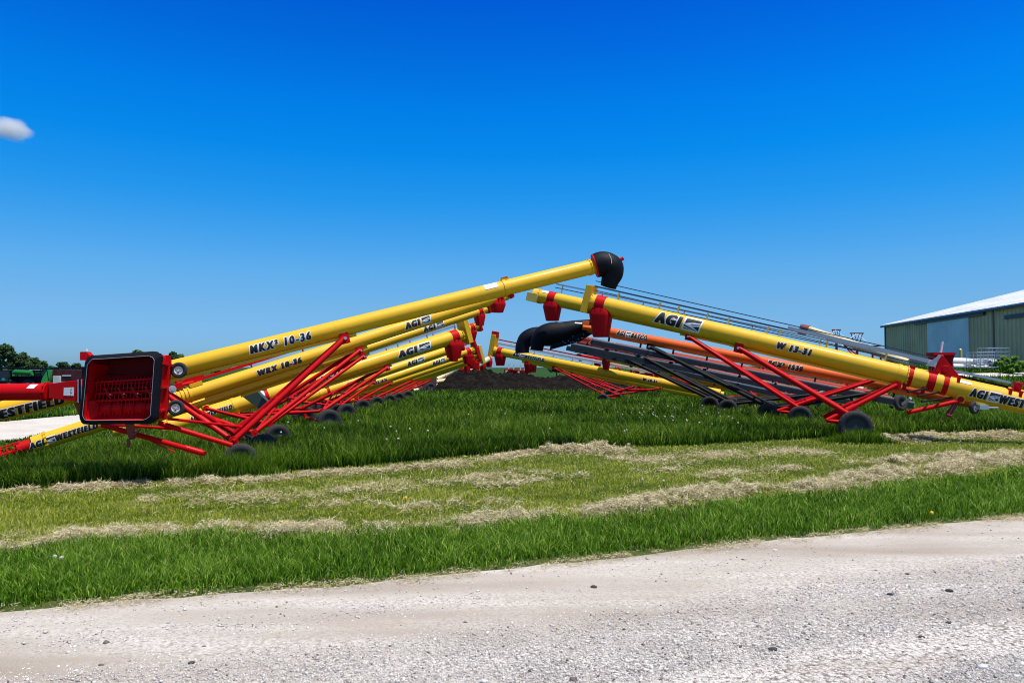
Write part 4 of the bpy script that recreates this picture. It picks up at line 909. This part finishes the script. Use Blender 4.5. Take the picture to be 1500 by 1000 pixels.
# tufts left uncut around the wheels
WP = []
for o in [o for o in bpy.data.objects if o.name.startswith('wheel') and o.parent and o.parent.name.startswith(('grain_auger', 'belt_conveyor'))]:
    bb = [o.parent.location+Vector(c) for c in o.bound_box]; c = sum(bb, Vector())/8
    if c.z < .6: WP.append((c.x, c.y, min(1, c.z/.25)))
xs_, ys_, hs_ = [], [], []
for (wx, wy, k_) in WP:
    n = int(2600 if wy < 20 else 900); x = rng.normal(wx, .38, n); y = wy-.16+rng.normal(0, .16, n); xs_.append(x); ys_.append(y); hs_.append(rng.uniform(.2, .42, n)*np.exp(-((x-wx)/.6)**2)*(1.05 if wy < 12.5 else .85))
x = np.concatenate(xs_); y = np.concatenate(ys_); h = np.concatenate(hs_)
blades('tall_grass', x, y, h, np.maximum(.008, .0009*y), rng.uniform(.1, .7, len(x)), np.clip(rng.normal(.48, .2, len(x)), 0, .95), M_TALL, label='longer uncut grass tufts around the auger wheels', cat='grass')
auger('grain_auger', 'red-orange auger tube low behind the conveyor troughs, on thin red struts', GR, (985, 519, 29), (1300, 580, 25.5), .10, 1060, 1108, wr=.26, base_h=.4, tube=ROR, spout=False, low=1215, lod=1, armr=.04)
auger('grain_auger', 'cream auger tube farthest behind the conveyor troughs, on red struts', GR, (1000, 512, 34), (1330, 574, 30), .12, 1120, 1150, wr=.26, base_h=.4, tube=CREAM, spout=False, low=1240, lod=1, armr=.045)
# ------------------------------------------------------------------ dirt piles
def mound(name, label, cx, cy, rx, ry, hh, seed, mat=M_DIRT, rough=.32):
    n = 110; th = np.linspace(0, 2*PI, n, endpoint=False); rr = np.linspace(0, 1, 46); V = []
    bz = float(gh(cx, cy))
    for r_ in rr:
        for a in th:
            x = cx+rx*r_*math.cos(a); y = cy+ry*r_*math.sin(a)
            nz = noise.fractal(Vector((x*.55+seed, y*.55, 0)), .8, 2.2, 6); nb = noise.noise(Vector((x*.16+seed, y*.16, 5)))
            V.append((x, y, bz+max(-.05, hh*(1-r_**1.7)*(.72+.75*nb)+rough*nz*(1-r_**3)+rough*.8*abs(noise.noise(Vector((x*1.1, y*1.1, seed+3))))*(1-r_**3)+(.28*noise.noise(Vector((x*3, y*3, seed)))*(1-r_**3))-.03)))
    V = np.array(V); nr = len(rr); i, j = np.meshgrid(np.arange(nr-1), np.arange(n), indexing='ij'); i = i.ravel(); j = j.ravel()
    q = np.stack([i*n+j, i*n+(j+1) % n, (i+1)*n+(j+1) % n, (i+1)*n+j], 1)
    o = mesh_np(name, V, q, None, mat); tag(o, label, 'dirt pile'); return o
mound('dirt_pile', 'dark shadowed end of the topsoil heap behind the left spouts', -2.2, 50, 4.0, 4, 1.25, 1)
mound('dirt_pile', 'highest dark topsoil heap in the gap between the rows', -.3, 51.5, 5.0, 4.5, 1.35, 4)
mound('dirt_pile', 'long low topsoil heap right of the highest one', 6.5, 52, 7.5, 5, 1.0, 9)
mound('dirt_pile', 'low soil heap seen under the conveyors', 15.5, 50, 6, 4, .8, 13)
x_, y_ = np.meshgrid(np.linspace(-9, 22, 40), np.linspace(44, 60, 16)); struct(grid_mesh('bare_soil', x_, y_, gh(x_, y_)+.01+.03*wob(x_, y_, .8), M_DIRT))
gm = mound('grass_bank', 'low grassy bank behind the soil heaps', 9.5, 66, 7, 5, 1.5, 21, M_GROUND, .1); gm['category'] = 'bank'
# ------------------------------------------------------------------ trees
def tree(name, label, px, Y, top_py, wpx, seed, group='trees on the far left horizon', cat='tree', base_z=None, nleaf=2600, trunk_h=.25, leaf=None, x=None, tsh=0):
    r_ = random.Random(seed); x = (px-750)/F*Y if x is None else x; bz = float(gh(x, Y)) if base_z is None else base_z
    top = P(px, top_py, Y).z-bz; w = wpx*1.25/F*Y
    T = Thing(name, label, cat, (x, Y, bz), group); m = MB()
    m.sweep([(x, Y, bz-.1), (x+.02*top, Y, bz+top*.25), (x-.01*top, Y, bz+top*.55), (x, Y, bz+top*.8)], [top*.035, top*.025, top*.016, top*.004], 9)
    for k in range(9):
        a = r_.uniform(0, 2*PI); z0 = bz+top*r_.uniform(.2, .6); e = Vector((x+math.cos(a)*w*.38, Y+math.sin(a)*w*.38, z0+top*r_.uniform(.1, .3))); m.sweep([(x, Y, z0), (Vector((x, Y, z0))+e)/2+Vector((0, 0, top*.03)), e], [top*.012, top*.008, top*.003], 6)
    T.part('trunk', m, M_BARK)
    V = []; Tn = []; blobs = []
    for k in range(30):
        a = r_.uniform(0, 2*PI); q = r_.uniform(0, 1)**.5; zz = r_.uniform(trunk_h+.12, .93); sp = w*.5*math.sqrt(max(.05, 1-((zz-.55)/.5)**2)); blobs.append((x+math.cos(a)*q*sp*.7, Y+math.sin(a)*q*sp*.7, bz+top*zz, min(w, top)*r_.uniform(.07, .17)))
    sz = leaf or max(.12, Y*.0022)
    for k in range(nleaf):
        b = r_.choice(blobs); v = Vector((r_.gauss(0, 1), r_.gauss(0, 1), r_.gauss(0, 1))).normalized()*b[3]*r_.uniform(.55, 1.1)
        c = Vector(b[:3])+Vector((v.x, v.y, v.z*.85))
        if c.z > bz+top*1.02: c.z = bz+top*1.0
        a1 = Vector((r_.gauss(0, 1), r_.gauss(0, 1), r_.gauss(0, 1))).normalized(); a2 = a1.orthogonal().normalized(); s1 = sz*r_.uniform(.5, 1.2)
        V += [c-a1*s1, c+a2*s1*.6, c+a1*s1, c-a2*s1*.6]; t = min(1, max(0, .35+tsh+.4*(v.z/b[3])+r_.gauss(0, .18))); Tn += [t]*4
    V = np.array([tuple(Vector(v)-T.b) for v in V]); q = np.arange(len(V)).reshape(-1, 4)
    o = mesh_np('crown', V, q, None, M_LEAF if tsh < .2 else M_BUSH, {'tint': np.array(Tn)}); o.parent = T.o
tree('tree', 'tallest green tree at the left edge of the picture', 2, 120, 503, 34, 1)
tree('tree', 'bushy tree second from the left edge', 26, 125, 517, 34, 2)
tree('tree', 'low tree third from the left edge', 45, 130, 525, 26, 3)
tree('tree', 'small low tree fourth from the left edge', 60, 135, 529, 16, 4)
tree('tree', 'small rounded tree left of the red jack head', 92, 140, 531, 18, 5)
tree('tree', 'faint low tree just left of the hopper', 113, 140, 533, 16, 6)
tree('tree', 'treetop peeping above the top edge of the hopper', 206, 120, 513, 28, 7)
tree('tree', 'treetop between the hopper and the nearest yellow tube', 255, 120, 516, 24, 8)
tree('tree', 'tree glimpsed between the first and second left tubes', 315, 125, 530, 26, 10)
tree('tree', 'small dark tree in the gap behind the lone far auger', 815, 130, 537-8, 24, 9, group=None)
tree('bush', 'bright green bush growing by the shed wall', 1478, 41, 521, 46, 12, group=None, cat='bush', nleaf=3800, trunk_h=-.1, leaf=.09, tsh=.4)
for i, (px, w_, tp) in enumerate([(-60, 40, 508), (-130, 50, 505), (1390, 30, 530)][:2]):
    tree('tree', ['tree just outside the left edge', 'tree farthest outside the left edge'][i], px, 122, tp, w_, 30+i)
# ------------------------------------------------------------------ shed
def shed():
    fx, fy, nx, ny = 41.3, 81.7, 36.0, 46.5; bz = 1.45
    dv = Vector((nx-fx, ny-fy, 0)); Lw = dv.length; dv.normalize(); nrm = Vector((dv.y, -dv.x, 0));
    if nrm.x > 0: nrm = -nrm      # outward (towards -x)
    inn = -nrm; z0 = 0.3; ez = H+61/F*81.7
    A = Vector((fx, fy, z0)); up = Vector((0, 0, 1)); hh = ez-z0
    T = Thing('shed', 'long olive sheet-metal shed with white roof and pale blue sliding doors', 'shed', (fx, fy, bz))
    T.b = Vector((fx, fy, bz)); W = 32; rp = .255
    # ribbed walls
    def ribbed(p, dirv, L_, h0, htop, out):
        m = MB(); st = .60; n_ = int(L_/st); vs = []; 
        prof = [(0, 0), (.36, 0), (.40, .07), (.52, .07), (.56, 0)]
        xs_ = []
        for k in range(n_):
            for (a, b) in prof: xs_.append((k*st+a, b))
        for (a, b) in xs_:
            c = p+dirv*a+out*b; vs += [c, c+up*htop(a)]
        m.add(vs, [(2*i, 2*i+2, 2*i+3, 2*i+1) for i in range(len(xs_)-1)]); return m
    T.part('wall', ribbed(A, dv, Lw, 0, lambda a: hh, nrm), M_SHED, smooth=0, label='olive ribbed long wall')
    gable = lambda a: hh+rp*(a if a < W/2 else W-a)
    T.part('wall', ribbed(A, inn, W, 0, gable, -dv), M_SHED, smooth=0)
    T.part('wall', ribbed(A+dv*Lw, inn, W, 0, gable, dv), M_SHED, smooth=0)
    T.part('wall', ribbed(A+inn*W, dv, Lw, 0, lambda a: hh, inn), M_SHED, smooth=0)
    m = MB(); e0 = A+up*(hh+.03)-dv*.4+nrm*.35-up*.09; e1 = e0+dv*(Lw+.8); rg = up*(rp*(W/2+.35))+inn*(W/2+.35); th = up*.12
    r0, r1 = e0+rg, e1+rg; f0, f1 = e0+inn*(W+.7), e1+inn*(W+.7)
    vs = [e0, e1, r1, r0, f0, f1]; vs += [v+th for v in vs]; m.add(vs, [(0, 1, 2, 3), (3, 2, 5, 4), (6, 9, 8, 7), (9, 10, 11, 8), (0, 6, 7, 1), (4, 5, 11, 10), (0, 3, 9, 6), (3, 4, 10, 9), (1, 7, 8, 2), (2, 8, 11, 5)])
    n_ = int(Lw/1.0)
    for k in range(1, n_): a = e0+dv*k*(Lw+.8)/n_+th+up*.02; m.beam(a, a+rg, .04, .04, up)
    rf = T.part('roof', m, M_ROOF, smooth=0)
    m = MB(); m.beam(e0-up*.06+nrm*.02, e1-up*.06+nrm*.02, .08, .16, up); T.part('gutter', m, M_TRIM, rf)
    m = MB()
    for a in (0.0, ): m.box(A+dv*(.12)+nrm*.05+up*hh/2, dv*.16, nrm*.05, up*(hh/2-.08))
    def wpt(px):   # distance along the wall where it shows at px
        return solve(lambda a: proj(A+dv*a)[0], px, 0, Lw)
    m.box(A+dv*wpt(1459)+nrm*.06+up*hh/2, dv*.12, nrm*.04, up*(hh/2-.1)); T.part('trim', m, M_TRIM)
    a0, a1, am = wpt(1362), wpt(1423), wpt(1391)
    for (p, q) in ((a0, am-.02), (am+.02, a1)):
        m = MB(); c = A+dv*(p+q)/2+nrm*.12; dh_ = (hh*.93-0)/2; m.box(c+up*(dh_), dv*(q-p)/2, nrm*.035, up*dh_)
        nn = int((q-p)/.35)
        for k in range(nn): m.box(A+dv*(p+(k+.5)*(q-p)/nn)+nrm*.158+up*dh_, dv*.03, nrm*.006, up*(dh_-.05))
        T.part('door', m, M_DOOR, smooth=0)
    b0, b1 = wpt(1344), wpt(1447); m = MB(); m.box(A+dv*(b0+b1)/2+nrm*.17+up*(hh*.955), dv*(b1-b0)/2, nrm*.08, up*.16); T.part('door_track', m, M_TRIM)
    m = MB(); c = A+dv*wpt(1308)+nrm*.1+up*(1.9); m.box(c, dv*.9, nrm*.06, up*.8); w = T.part('window', m, GALV)
    m = MB(); m.box(c+nrm*.065, dv*.8, nrm*.005, up*.7); T.part('pane', m, SLATE, w)
    m = MB(); c0 = A+dv*wpt(1492)+nrm*.1; m.box(c0+up*(hh*.86), dv*1.5, nrm*.06, up*.15); T.part('door_track', m, M_TRIM)
shed()
# things by the shed
def gz(x, y): return float(gh(x, y))
def T_at(px, Y): x = (px-750)/F*Y; return x, Y, gz(x, Y)
x, y, z = T_at(1407, 50); T = Thing('bollard', 'yellow steel bollard in front of the shed doors', 'bollard', (x, y, z)); m = MB(); m.sweep([(x, y, z-.1), (x, y, z+1.25), (x, y, z+1.32)], [.11, .11, .05], 16); m2 = MB(); m2.cyl((x, y, z), (x, y, z+.05), .18, 16); T.part('post', m, YEL2); T.part('base_ring', m2, BLK)
for i in range(5):
    x, y, z = T_at(1405+i*3, 44+i*.6); a = Vector((x-1.6, y, z+.25+(i % 2)*.3)); b = a+Vector((4.2, 1.2, -.1))
    T = Thing('plastic_pipe', ['bottom white pipe in the pile before the shed', 'second white pipe in the pile before the shed', 'middle white pipe in the pile before the shed', 'fourth white pipe in the pile before the shed', 'rear white pipe in the pile before the shed'][i], 'pipe', (a.x, a.y, z), 'white pipes lying before the shed'); m = MB(); m.sweep([a, b], .17, 18, cap=False); m.sweep([b, a], .15, 18, cap=False); T.part('pipe_wall', m, WHT)
for i, (px, Y_) in enumerate([(1436, 44), (1455, 44.5)]):
    x, y, z = T_at(px, Y_); T = Thing('wire_cage', ['left wire cage full of dark parts by the shed', 'right wire cage standing by the shed'][i], 'wire cage', (x, y, z), 'wire cages by the shed'); m = MB(); w = .52 if i == 0 else .62; hh = 1.05+.25*i
    for k in range(6):
        for sy in (-.5, .5): m.cyl((x-w+k*w*.4, y+sy, z+.1), (x-w+k*w*.4, y+sy, z+hh), .014, 6)
    for zz in np.linspace(.15, hh, 6):
        for sy in (-.5, .5): m.cyl((x-w, y+sy, z+zz), (x+w, y+sy, z+zz), .014, 6)
        for sx in (-w, w): m.cyl((x+sx, y-.5, z+zz), (x+sx, y+.5, z+zz), .014, 6)
    T.part('cage', m, GALV); m = MB()
    for k in range(9): c = Vector((x+random.uniform(-w*.7, w*.7), y+random.uniform(-.3, .3), z+random.uniform(.2, .6))); m.box(c, Vector((random.uniform(.05, .14), .02, 0)), (0, random.uniform(.05, .15), 0), (.02, 0, random.uniform(.05, .14)))
    T.part('contents', m, WHT if i == 0 else BLK, bevel=.01); m = MB(); m.box((x, y, z+.06), (w+.03, 0, 0), (0, .55, 0), (0, 0, .05)); T.part('pallet', m, BLK)
# distant discharge pipe + cranes/masts
def simple_auger(label, a, b, r, mat, legmat=RED, group='augers stored in the distant yard', spout=True, name='grain_auger', cap=None, legs=True, wr=.28):
    """a upper end, b lower end (px,py,Y)"""
    U_, L_ = P(*a), P(*b); A = axes(U_, L_); c = A.T(.35); z = gz(c.x, c.y); T = Thing(name, label, 'grain auger', (c.x, c.y, z), group)
    m = MB(); m.cyl(L_, U_, r, 14); 
    for t in (.3, .65, .97): m.cyl(A.T(t)-A.d*.03, A.T(t)+A.d*.03, r*1.12, 14)
    T.part('tube', m, mat)
    if legs:
        m = MB()
        for sg in (-1, 1):
            h_ = Vector((c.x, c.y, z+wr))+A.s*sg*.9; m.cyl(A.T(.6)-A.n*r, h_, .04, 8); m.cyl(A.T(.12)-A.n*r, h_, .035, 8)
        m.cyl(Vector((c.x, c.y, z+wr))-A.s*.9, Vector((c.x, c.y, z+wr))+A.s*.9, .03, 8); T.part('frame', m, legmat)
        for sg in (-1, 1): wheel(T, Vector((c.x, c.y, z+wr))+A.s*sg*.95, A.s, wr, .18, None, 1)
    if spout: bucket(T, A, .96, r, r*3.2, RED)
    if cap: m = MB(); m.sweep([U_-A.d*.1, U_+A.d*.25, U_+A.d*.4-Vector((0, 0, .45))], [r*1.15, r*1.35, r*1.2], 14); T.part('hood', m, cap)
    return T, A
simple_auger('cream discharge auger with dark elbow rising in front of the shed', (1183, 482, 46), (1330, 531, 42), .22, CREAM, spout=False, cap=DRED, legs=True)
far = [((718, 524, 60), (672, 553, 56), .22, CREAM, 'cream auger leaning behind the left spouts, upper one'), ((709, 530, 58), (662, 556, 55), .2, CREAM, 'cream auger leaning behind the left spouts, lower one'),
       ((676, 536, 62), (640, 556, 60), .2, CREAM, 'short cream auger peeping over the soil heap at left'),
       ((845, 520, 44), (985, 545, 41), .10, RED, 'thin red auger tube seen under the lowest trough'), ((870, 527, 46), (1010, 550, 44), .16, CREAM, 'cream auger directly under the thin red one'),
       ((915, 523, 50), (1000, 545, 47), .22, YEL2, 'yellow auger end in the crowded yard under the troughs'), ((925, 530, 52), (1010, 552, 49), .22, CREAM, 'upper cream auger in the crowded yard'), ((930, 536, 54), (1030, 555, 51), .2, YEL2, 'lower yellow auger in the crowded yard'),
       ((938, 541, 56), (1040, 560, 52), .18, CREAM, 'lowest cream auger in the crowded yard'), ((1010, 545, 48), (920, 553, 50), .12, RED, 'red auger crossing the crowded yard'), ((660, 556, 52), (600, 566, 50), .16, CREAM, 'cream auger lying low left of the soil heap'), ((655, 562, 49), (606, 573, 48), .16, CREAM, 'cream auger nearest the grass left of the soil heap')]
for a, b, r, mt, lb in far: simple_auger(lb, a, b, r, mt, spout=(a[1] < 540))
# red seeders / wagons peeping over soil
def red_hopper(px, py, Y, w, label, group=None):
    p = P(px, py, Y); z = gz(p.x, p.y); T = Thing('seed_hopper', label, 'hopper', (p.x, p.y, z), group); h = p.z-z; m = MB()
    m.add([p+Vector((-w, -w*.6, 0)), p+Vector((w, -w*.6, 0)), p+Vector((w, w*.6, 0)), p+Vector((-w, w*.6, 0)), p+Vector((-w*.3, -w*.2, -h*.6)), p+Vector((w*.3, -w*.2, -h*.6)), p+Vector((w*.3, w*.2, -h*.6)), p+Vector((-w*.3, w*.2, -h*.6))], [(0, 1, 2, 3), (4, 7, 6, 5)]+[(k, (k+1) % 4, 4+(k+1) % 4, 4+k) for k in range(4)])
    m.box(p+Vector((0, 0, .05)), (w*1.06, 0, 0), (0, w*.66, 0), (0, 0, .05)); T.part('bin', m, RED); m = MB()
    for sx in (-1, 1):
        for sy in (-1, 1): m.cyl(p+Vector((sx*w*.8, sy*w*.45, 0)), (p.x+sx*w*.9, p.y+sy*w*.5, z), .05, 6)
    T.part('leg', m, DRED); m = MB(); m.cyl(p+Vector((0, 0, .1)), p+Vector((w*.2, 0, .55)), .05, 8); m.box(p+Vector((-w*.4, -w*.62, -.12)), (w*.25, 0, 0), (0, .02, 0), (0, 0, .12)); T.part('sticker', m, WHT)
gp_ = 'red bins peeping over the soil heap'
for i, (px, py) in enumerate([(745, 542), (752, 543), (762, 543.5), (768, 544), (692, 541)]): red_hopper(px, py, 62+i, .38, ['leftmost small red bin above the soil heap right of the peak', 'second small red bin above the soil heap', 'third small red bin above the soil heap', 'rightmost small red bin above the soil heap', 'small red bin left of the soil peak'][i], gp_)
red_hopper(1378, 520, 30, .42, 'red bin top with white patches behind the nearest gearbox'); red_hopper(945, 540, 43, .6, 'red bin in the crowded yard under the troughs')
# masts with red T tops
for i, (px, py, Y) in enumerate([(1225, 483, 70), (1255, 488, 66)]):
    p = P(px, py, Y); z = gz(p.x, p.y); T = Thing('auger_mast', ['left red truss mast with wires behind the long rail', 'right red truss mast with wires behind the long rail'][i], 'mast', (p.x, p.y, z), 'red truss masts behind the yard'); w = (6.5 if i == 0 else 10)/F*Y
    m = MB(); m.beam(p-Vector((w, 0, 0)), p+Vector((w, 0, 0)), .08, .10); b = Vector((p.x, p.y, z)); jt = p-Vector((0, 0, 18/F*Y))
    for k in (-1, 1): m.cyl(p+Vector((w*.85*k, 0, 0)), jt+Vector((w*.3*k, 0, 0)), .04, 6); m.cyl(p+Vector((w*.4*k, 0, 0)), jt-Vector((w*.2*k, 0, 0)), .03, 6)
    m.cyl(jt, b, .12, 8); T.part('truss', m, DRED)
    m = MB()
    for (qx, qy) in ((px-22, py+18), (px+24, py+21)): m.sweep([p, P(qx, qy, Y-1)], .012, 5)
    T.part('wire', m, GALV)
x0 = P(1262, 508, 60); T = Thing('grain_auger', 'cream and red auger end just left of the shed corner', 'grain auger', (x0.x, x0.y, gz(x0.x, x0.y))); m = MB(); m.cyl(P(1255, 508, 60), P(1292, 515, 58), .22, 14); T.part('tube', m, CREAM); m = MB(); m.beam(P(1258, 509, 59.5), P(1291, 506, 58), .1, .1); m.cyl(P(1278, 511, 59), Vector((P(1278, 511, 59).x, 59, gz(30, 59))), .08, 8); m.cyl(P(1290, 511, 59), Vector((P(1290, 511, 59).x, 59, gz(30, 59))), .08, 8); T.part('frame', m, RED)
# wooden post in far left row and small white machine
x, y, z = T_at(630, 48); T = Thing('wooden_post', 'brown weathered post left of the soil heap', 'post', (x, y, z)); m = MB(); m.box((x, y, 1.0), (.42, 0, 0), (0, .2, 0), (0, 0, 1.0)); m.box((x, y-.21, 1.2), (.3, 0, 0), (0, .01, 0), (0, 0, .1)); T.part('post_body', m, paint('weathered_wood', (.13, .06, .035), .8, dirt=.5), bevel=.03)
# ------------------------------------------------------------------ farm machines at left
def grain_cart():
    Y_ = 46; c = Vector(((60-750)/F*Y_, Y_, 0)); T = Thing('grain_cart', 'green grain cart with its unloading pipe leaning right', 'grain cart', c)
    m = MB(); a, b, z1, z0 = P(44, 540, Y_), P(82, 539, Y_), 1.5, .7; zt = a.z
    top = [(a.x, Y_, zt), (b.x, Y_, zt), (b.x, Y_+2.6, zt), (a.x, Y_+2.6, zt)]; mid = [(a.x, Y_, 1.0), (b.x, Y_, 1.0), (b.x, Y_+2.6, 1.0), (a.x, Y_+2.6, 1.0)]; bt = [(a.x+.5, Y_+.8, .45), (b.x-.5, Y_+.8, .45), (b.x-.5, Y_+1.8, .45), (a.x+.5, Y_+1.8, .45)]
    m.add(top+mid+bt, [(0, 1, 2, 3), (8, 11, 10, 9)]+[(k, (k+1) % 4, 4+(k+1) % 4, 4+k) for k in range(4)]+[(4+k, 4+(k+1) % 4, 8+(k+1) % 4, 8+k) for k in range(4)]); T.part('cart_body', m, DGRN)
    m = MB(); m.beam(P(43, 542, Y_-.05), P(61, 542, Y_-.05), .02, .06); T.part('stripe', m, WHT)
    m = MB(); m.cyl(P(79, 541, Y_-.4), P(60, 572, Y_-.9), .30, 18); m.cyl(P(79, 541, Y_-.4), P(80.5, 539, Y_-.35), .34, 18); T.part('unloading_pipe', m, GRN)
    for sx in (-.7, .7): wheel(T, c+Vector((sx, -.1, .55)), (0, 1, 0), .55, .4, YEL2, 1); wheel(T, c+Vector((sx, 2.5, .55)), (0, 1, 0), .55, .4, YEL2, 1)
grain_cart()
def combine():
    Y_ = 44; c = Vector(((20-750)/F*Y_, Y_, 0)); T = Thing('combine_header', 'dark folded harvester header with a green end shield at far left', 'harvester header', c)
    m = MB(); m.beam(P(-60, 538, Y_), P(82, 540, Y_), .6, .10); m.beam(P(-60, 543, Y_+.1), P(60, 543, Y_+.1), .5, .08); m.beam(P(-40, 556, Y_+.3), P(58, 556, Y_+.3), .3, .45)
    for k in range(14): q = P(-55+k*9.5, 540, Y_-.1); m.beam(q, q+Vector((.12, 0, -.7)), .03, .03, (0, 1, 0))
    T.part('header_frame', m, BLK)
    m = MB(); m.sweep([P(19, 546, Y_-.3), P(22, 545, Y_-.3), P(46, 546, Y_-.3), P(47.5, 550, Y_-.3)], [.1, .16, .16, .08], 12); m.box(P(5, 555, Y_-.2), (.35, 0, 0), (0, .1, 0), (0, 0, .14)); T.part('end_shield', m, GRN)
    m = MB(); m.cyl(P(5, 555, Y_-.35), P(5, 555, Y_-.36), .09, 16); T.part('emblem', m, STK)
    m = MB(); m.box(P(7, 548, Y_-.25), (.3, 0, 0), (0, .2, 0), (0, 0, .2)); T.part('motor_box', m, M_TRIM)
    for px in (15, 42): q = P(px, 560, Y_-.1); wheel(T, (q.x, q.y, .42), (0, 1, 0), .42, .25, WHT, 1)
combine()
def red_header():
    Y_ = 45; T = Thing('combine_header', 'dark red harvester header on a trailer, just left of the hopper', 'harvester header', ((105-750)/F*Y_, Y_, 0)); 
    m = MB(); m.box(P(110, 549, Y_), (1.15, 0, 0), (0, .4, 0), (0, 0, .32)); m.beam(P(84, 543, Y_), P(128, 543, Y_), .5, .22); T.part('header_body', m, MAR, bevel=.03)
    m = MB(); m.beam(P(83, 538.5, Y_), P(240, 538.5, Y_), .8, .10); 
    for k in range(8): q = P(86+k*5, 539, Y_-.3); m.beam(q, q+Vector((.1, 0, -.45)), .03, .03, (0, 1, 0))
    T.part('reel', m, BLK); m = MB(); m.beam(P(91, 550, Y_-.42), P(104, 550, Y_-.42), .02, .07); T.part('stripe', m, WHT)
    m = MB(); m.box(P(87, 556, Y_-.2), (.22, 0, 0), (0, .3, 0), (0, 0, .22)); T.part('weight_box', m, WHT, bevel=.02)
    for px in (95, 120): q = P(px, 560, Y_); wheel(T, (q.x, q.y, .35), (0, 1, 0), .35, .2, WHT, 1)
red_header()
# ------------------------------------------------------------------ cloud (far small puff)
def cloud():
    Y_ = 900; c = P(14, 188, Y_); m = MB(); bm = bmesh.new(); bmesh.ops.create_icosphere(bm, subdivisions=4, radius=1)
    me = bpy.data.meshes.new('cloud'); bm.to_mesh(me); bm.free(); o = bpy.data.objects.new('cloud', me); COL.objects.link(o); o.location = c; o.scale = (34, 22, 18); o.rotation_euler = (0, math.radians(14), 0)
    mt, nt = newmat('cloud_vapour'); out = N(nt, 'ShaderNodeOutputMaterial'); pv = N(nt, 'ShaderNodeVolumePrincipled'); pv.inputs['Color'].default_value = (.97, .97, 1, 1); pv.inputs['Anisotropy'].default_value = 0.2
    tc = N(nt, 'ShaderNodeTexCoord'); ln = N(nt, 'ShaderNodeVectorMath', operation='LENGTH'); nt.links.new(tc.outputs['Object'], ln.inputs[0])
    nz = N(nt, 'ShaderNodeTexNoise', Scale=1.6, Detail=5.0, Roughness=.55); nt.links.new(tc.outputs['Object'], nz.inputs['Vector'])
    sb = N(nt, 'ShaderNodeMath', operation='MULTIPLY_ADD'); nt.links.new(ln.outputs['Value'], sb.inputs[0]); sb.inputs[1].default_value = -1.15; sb.inputs[2].default_value = .45
    ad = N(nt, 'ShaderNodeMath', operation='ADD'); nt.links.new(sb.outputs[0], ad.inputs[0]); nt.links.new(nz.outputs[0], ad.inputs[1])
    mr = N(nt, 'ShaderNodeMapRange'); mr.inputs[1].default_value = 0.0; mr.inputs[2].default_value = .8; mr.inputs[3].default_value = 0; mr.inputs[4].default_value = .16; nt.links.new(ad.outputs[0], mr.inputs[0]); nt.links.new(mr.outputs[0], pv.inputs['Density'])
    nt.links.new(pv.outputs[0], out.inputs['Volume']); me.materials.append(mt); tag(o, 'single small white cloud high at the left edge', 'cloud')
cloud()
# ------------------------------------------------------------------ world and sun
SUN_EL = math.radians(73); AZ = math.radians(126)   # clockwise from +Y
w = bpy.data.worlds.new('World'); SC.world = w; w.use_nodes = True; nt = w.node_tree; nt.nodes.clear()
out = N(nt, 'ShaderNodeOutputWorld'); bg = N(nt, 'ShaderNodeBackground', Strength=.1); sky = N(nt, 'ShaderNodeTexSky', sky_type='NISHITA')
sky.sun_disc = False; sky.sun_elevation = SUN_EL; sky.sun_rotation = AZ; sky.altitude = 200; sky.air_density = 1.0; sky.dust_density = .6; sky.ozone_density = 3.0
tc = N(nt, 'ShaderNodeTexCoord'); sx = N(nt, 'ShaderNodeSeparateXYZ'); nt.links.new(tc.outputs['Generated'], sx.inputs[0])
def _l(v): v /= 255; return v/12.92 if v < .04045 else ((v+.055)/1.055)**2.4
_tg = [(538, (141, 191, 227), (200, 205, 190)), (500, (134, 189, 231), (194, 204, 193)), (450, (121, 185, 236), (174, 198, 208)), (400, (97, 176, 238), (152, 181, 205)), (350, (68, 164, 239), (138, 168, 199)), (300, (38, 153, 239), (127, 157, 192)), (230, (8, 140, 237), (115, 145, 182)), (160, (2, 127, 233), (107, 136, 174)), (80, (2, 108, 222), (101, 128, 167)), (0, (2, 92, 212), (97, 122, 161))]
RAMP = []
for yy, tg_, cu_ in _tg:
    z_ = math.sin(math.atan((500-yy)/F)+PITCH); RAMP.append((max(0, z_), tuple(_l(a)/_l(b)*.5 for a, b in zip(tg_, cu_))))
RAMP += [(.56, (.34, .37, .43)), (.9, (.38, .39, .42))]
rp = ramp(nt, sx.outputs[2], RAMP)
ml = N(nt, 'ShaderNodeMix', data_type='RGBA', blend_type='MULTIPLY'); ml.inputs[0].default_value = 1
nt.links.new(sky.outputs[0], ml.inputs[6]); nt.links.new(rp, ml.inputs[7]); m2x = N(nt, 'ShaderNodeMix', data_type='RGBA', blend_type='MULTIPLY'); m2x.inputs[0].default_value = 1; m2x.inputs[7].default_value = (2, 2, 2, 1)
nt.links.new(ml.outputs[2], m2x.inputs[6]); nt.links.new(m2x.outputs[2], bg.inputs[0]); nt.links.new(bg.outputs[0], out.inputs[0])
sl = bpy.data.lights.new('sun', 'SUN'); sl.energy = 5.0; sl.angle = math.radians(.53); sl.color = (1, .955, .88)
so = bpy.data.objects.new('sun', sl); COL.objects.link(so); dirv = Vector((math.sin(AZ)*math.cos(SUN_EL), math.cos(AZ)*math.cos(SUN_EL), math.sin(SUN_EL)))
so.rotation_euler = dirv.to_track_quat('Z', 'Y').to_euler(); so.location = (0, 0, 30)
SC.view_settings.view_transform = 'Standard'; SC.view_settings.look = 'None'; SC.view_settings.exposure = 0; SC.view_settings.gamma = 1
SC.cycles.filter_width = 1.05; SC.cycles.max_bounces = 6; SC.cycles.diffuse_bounces = 3; SC.cycles.glossy_bounces = 3; SC.cycles.transmission_bounces = 3; SC.cycles.volume_bounces = 10; SC.cycles.volume_step_rate = 2
SC.cycles.use_denoising = False if False else SC.cycles.use_denoising
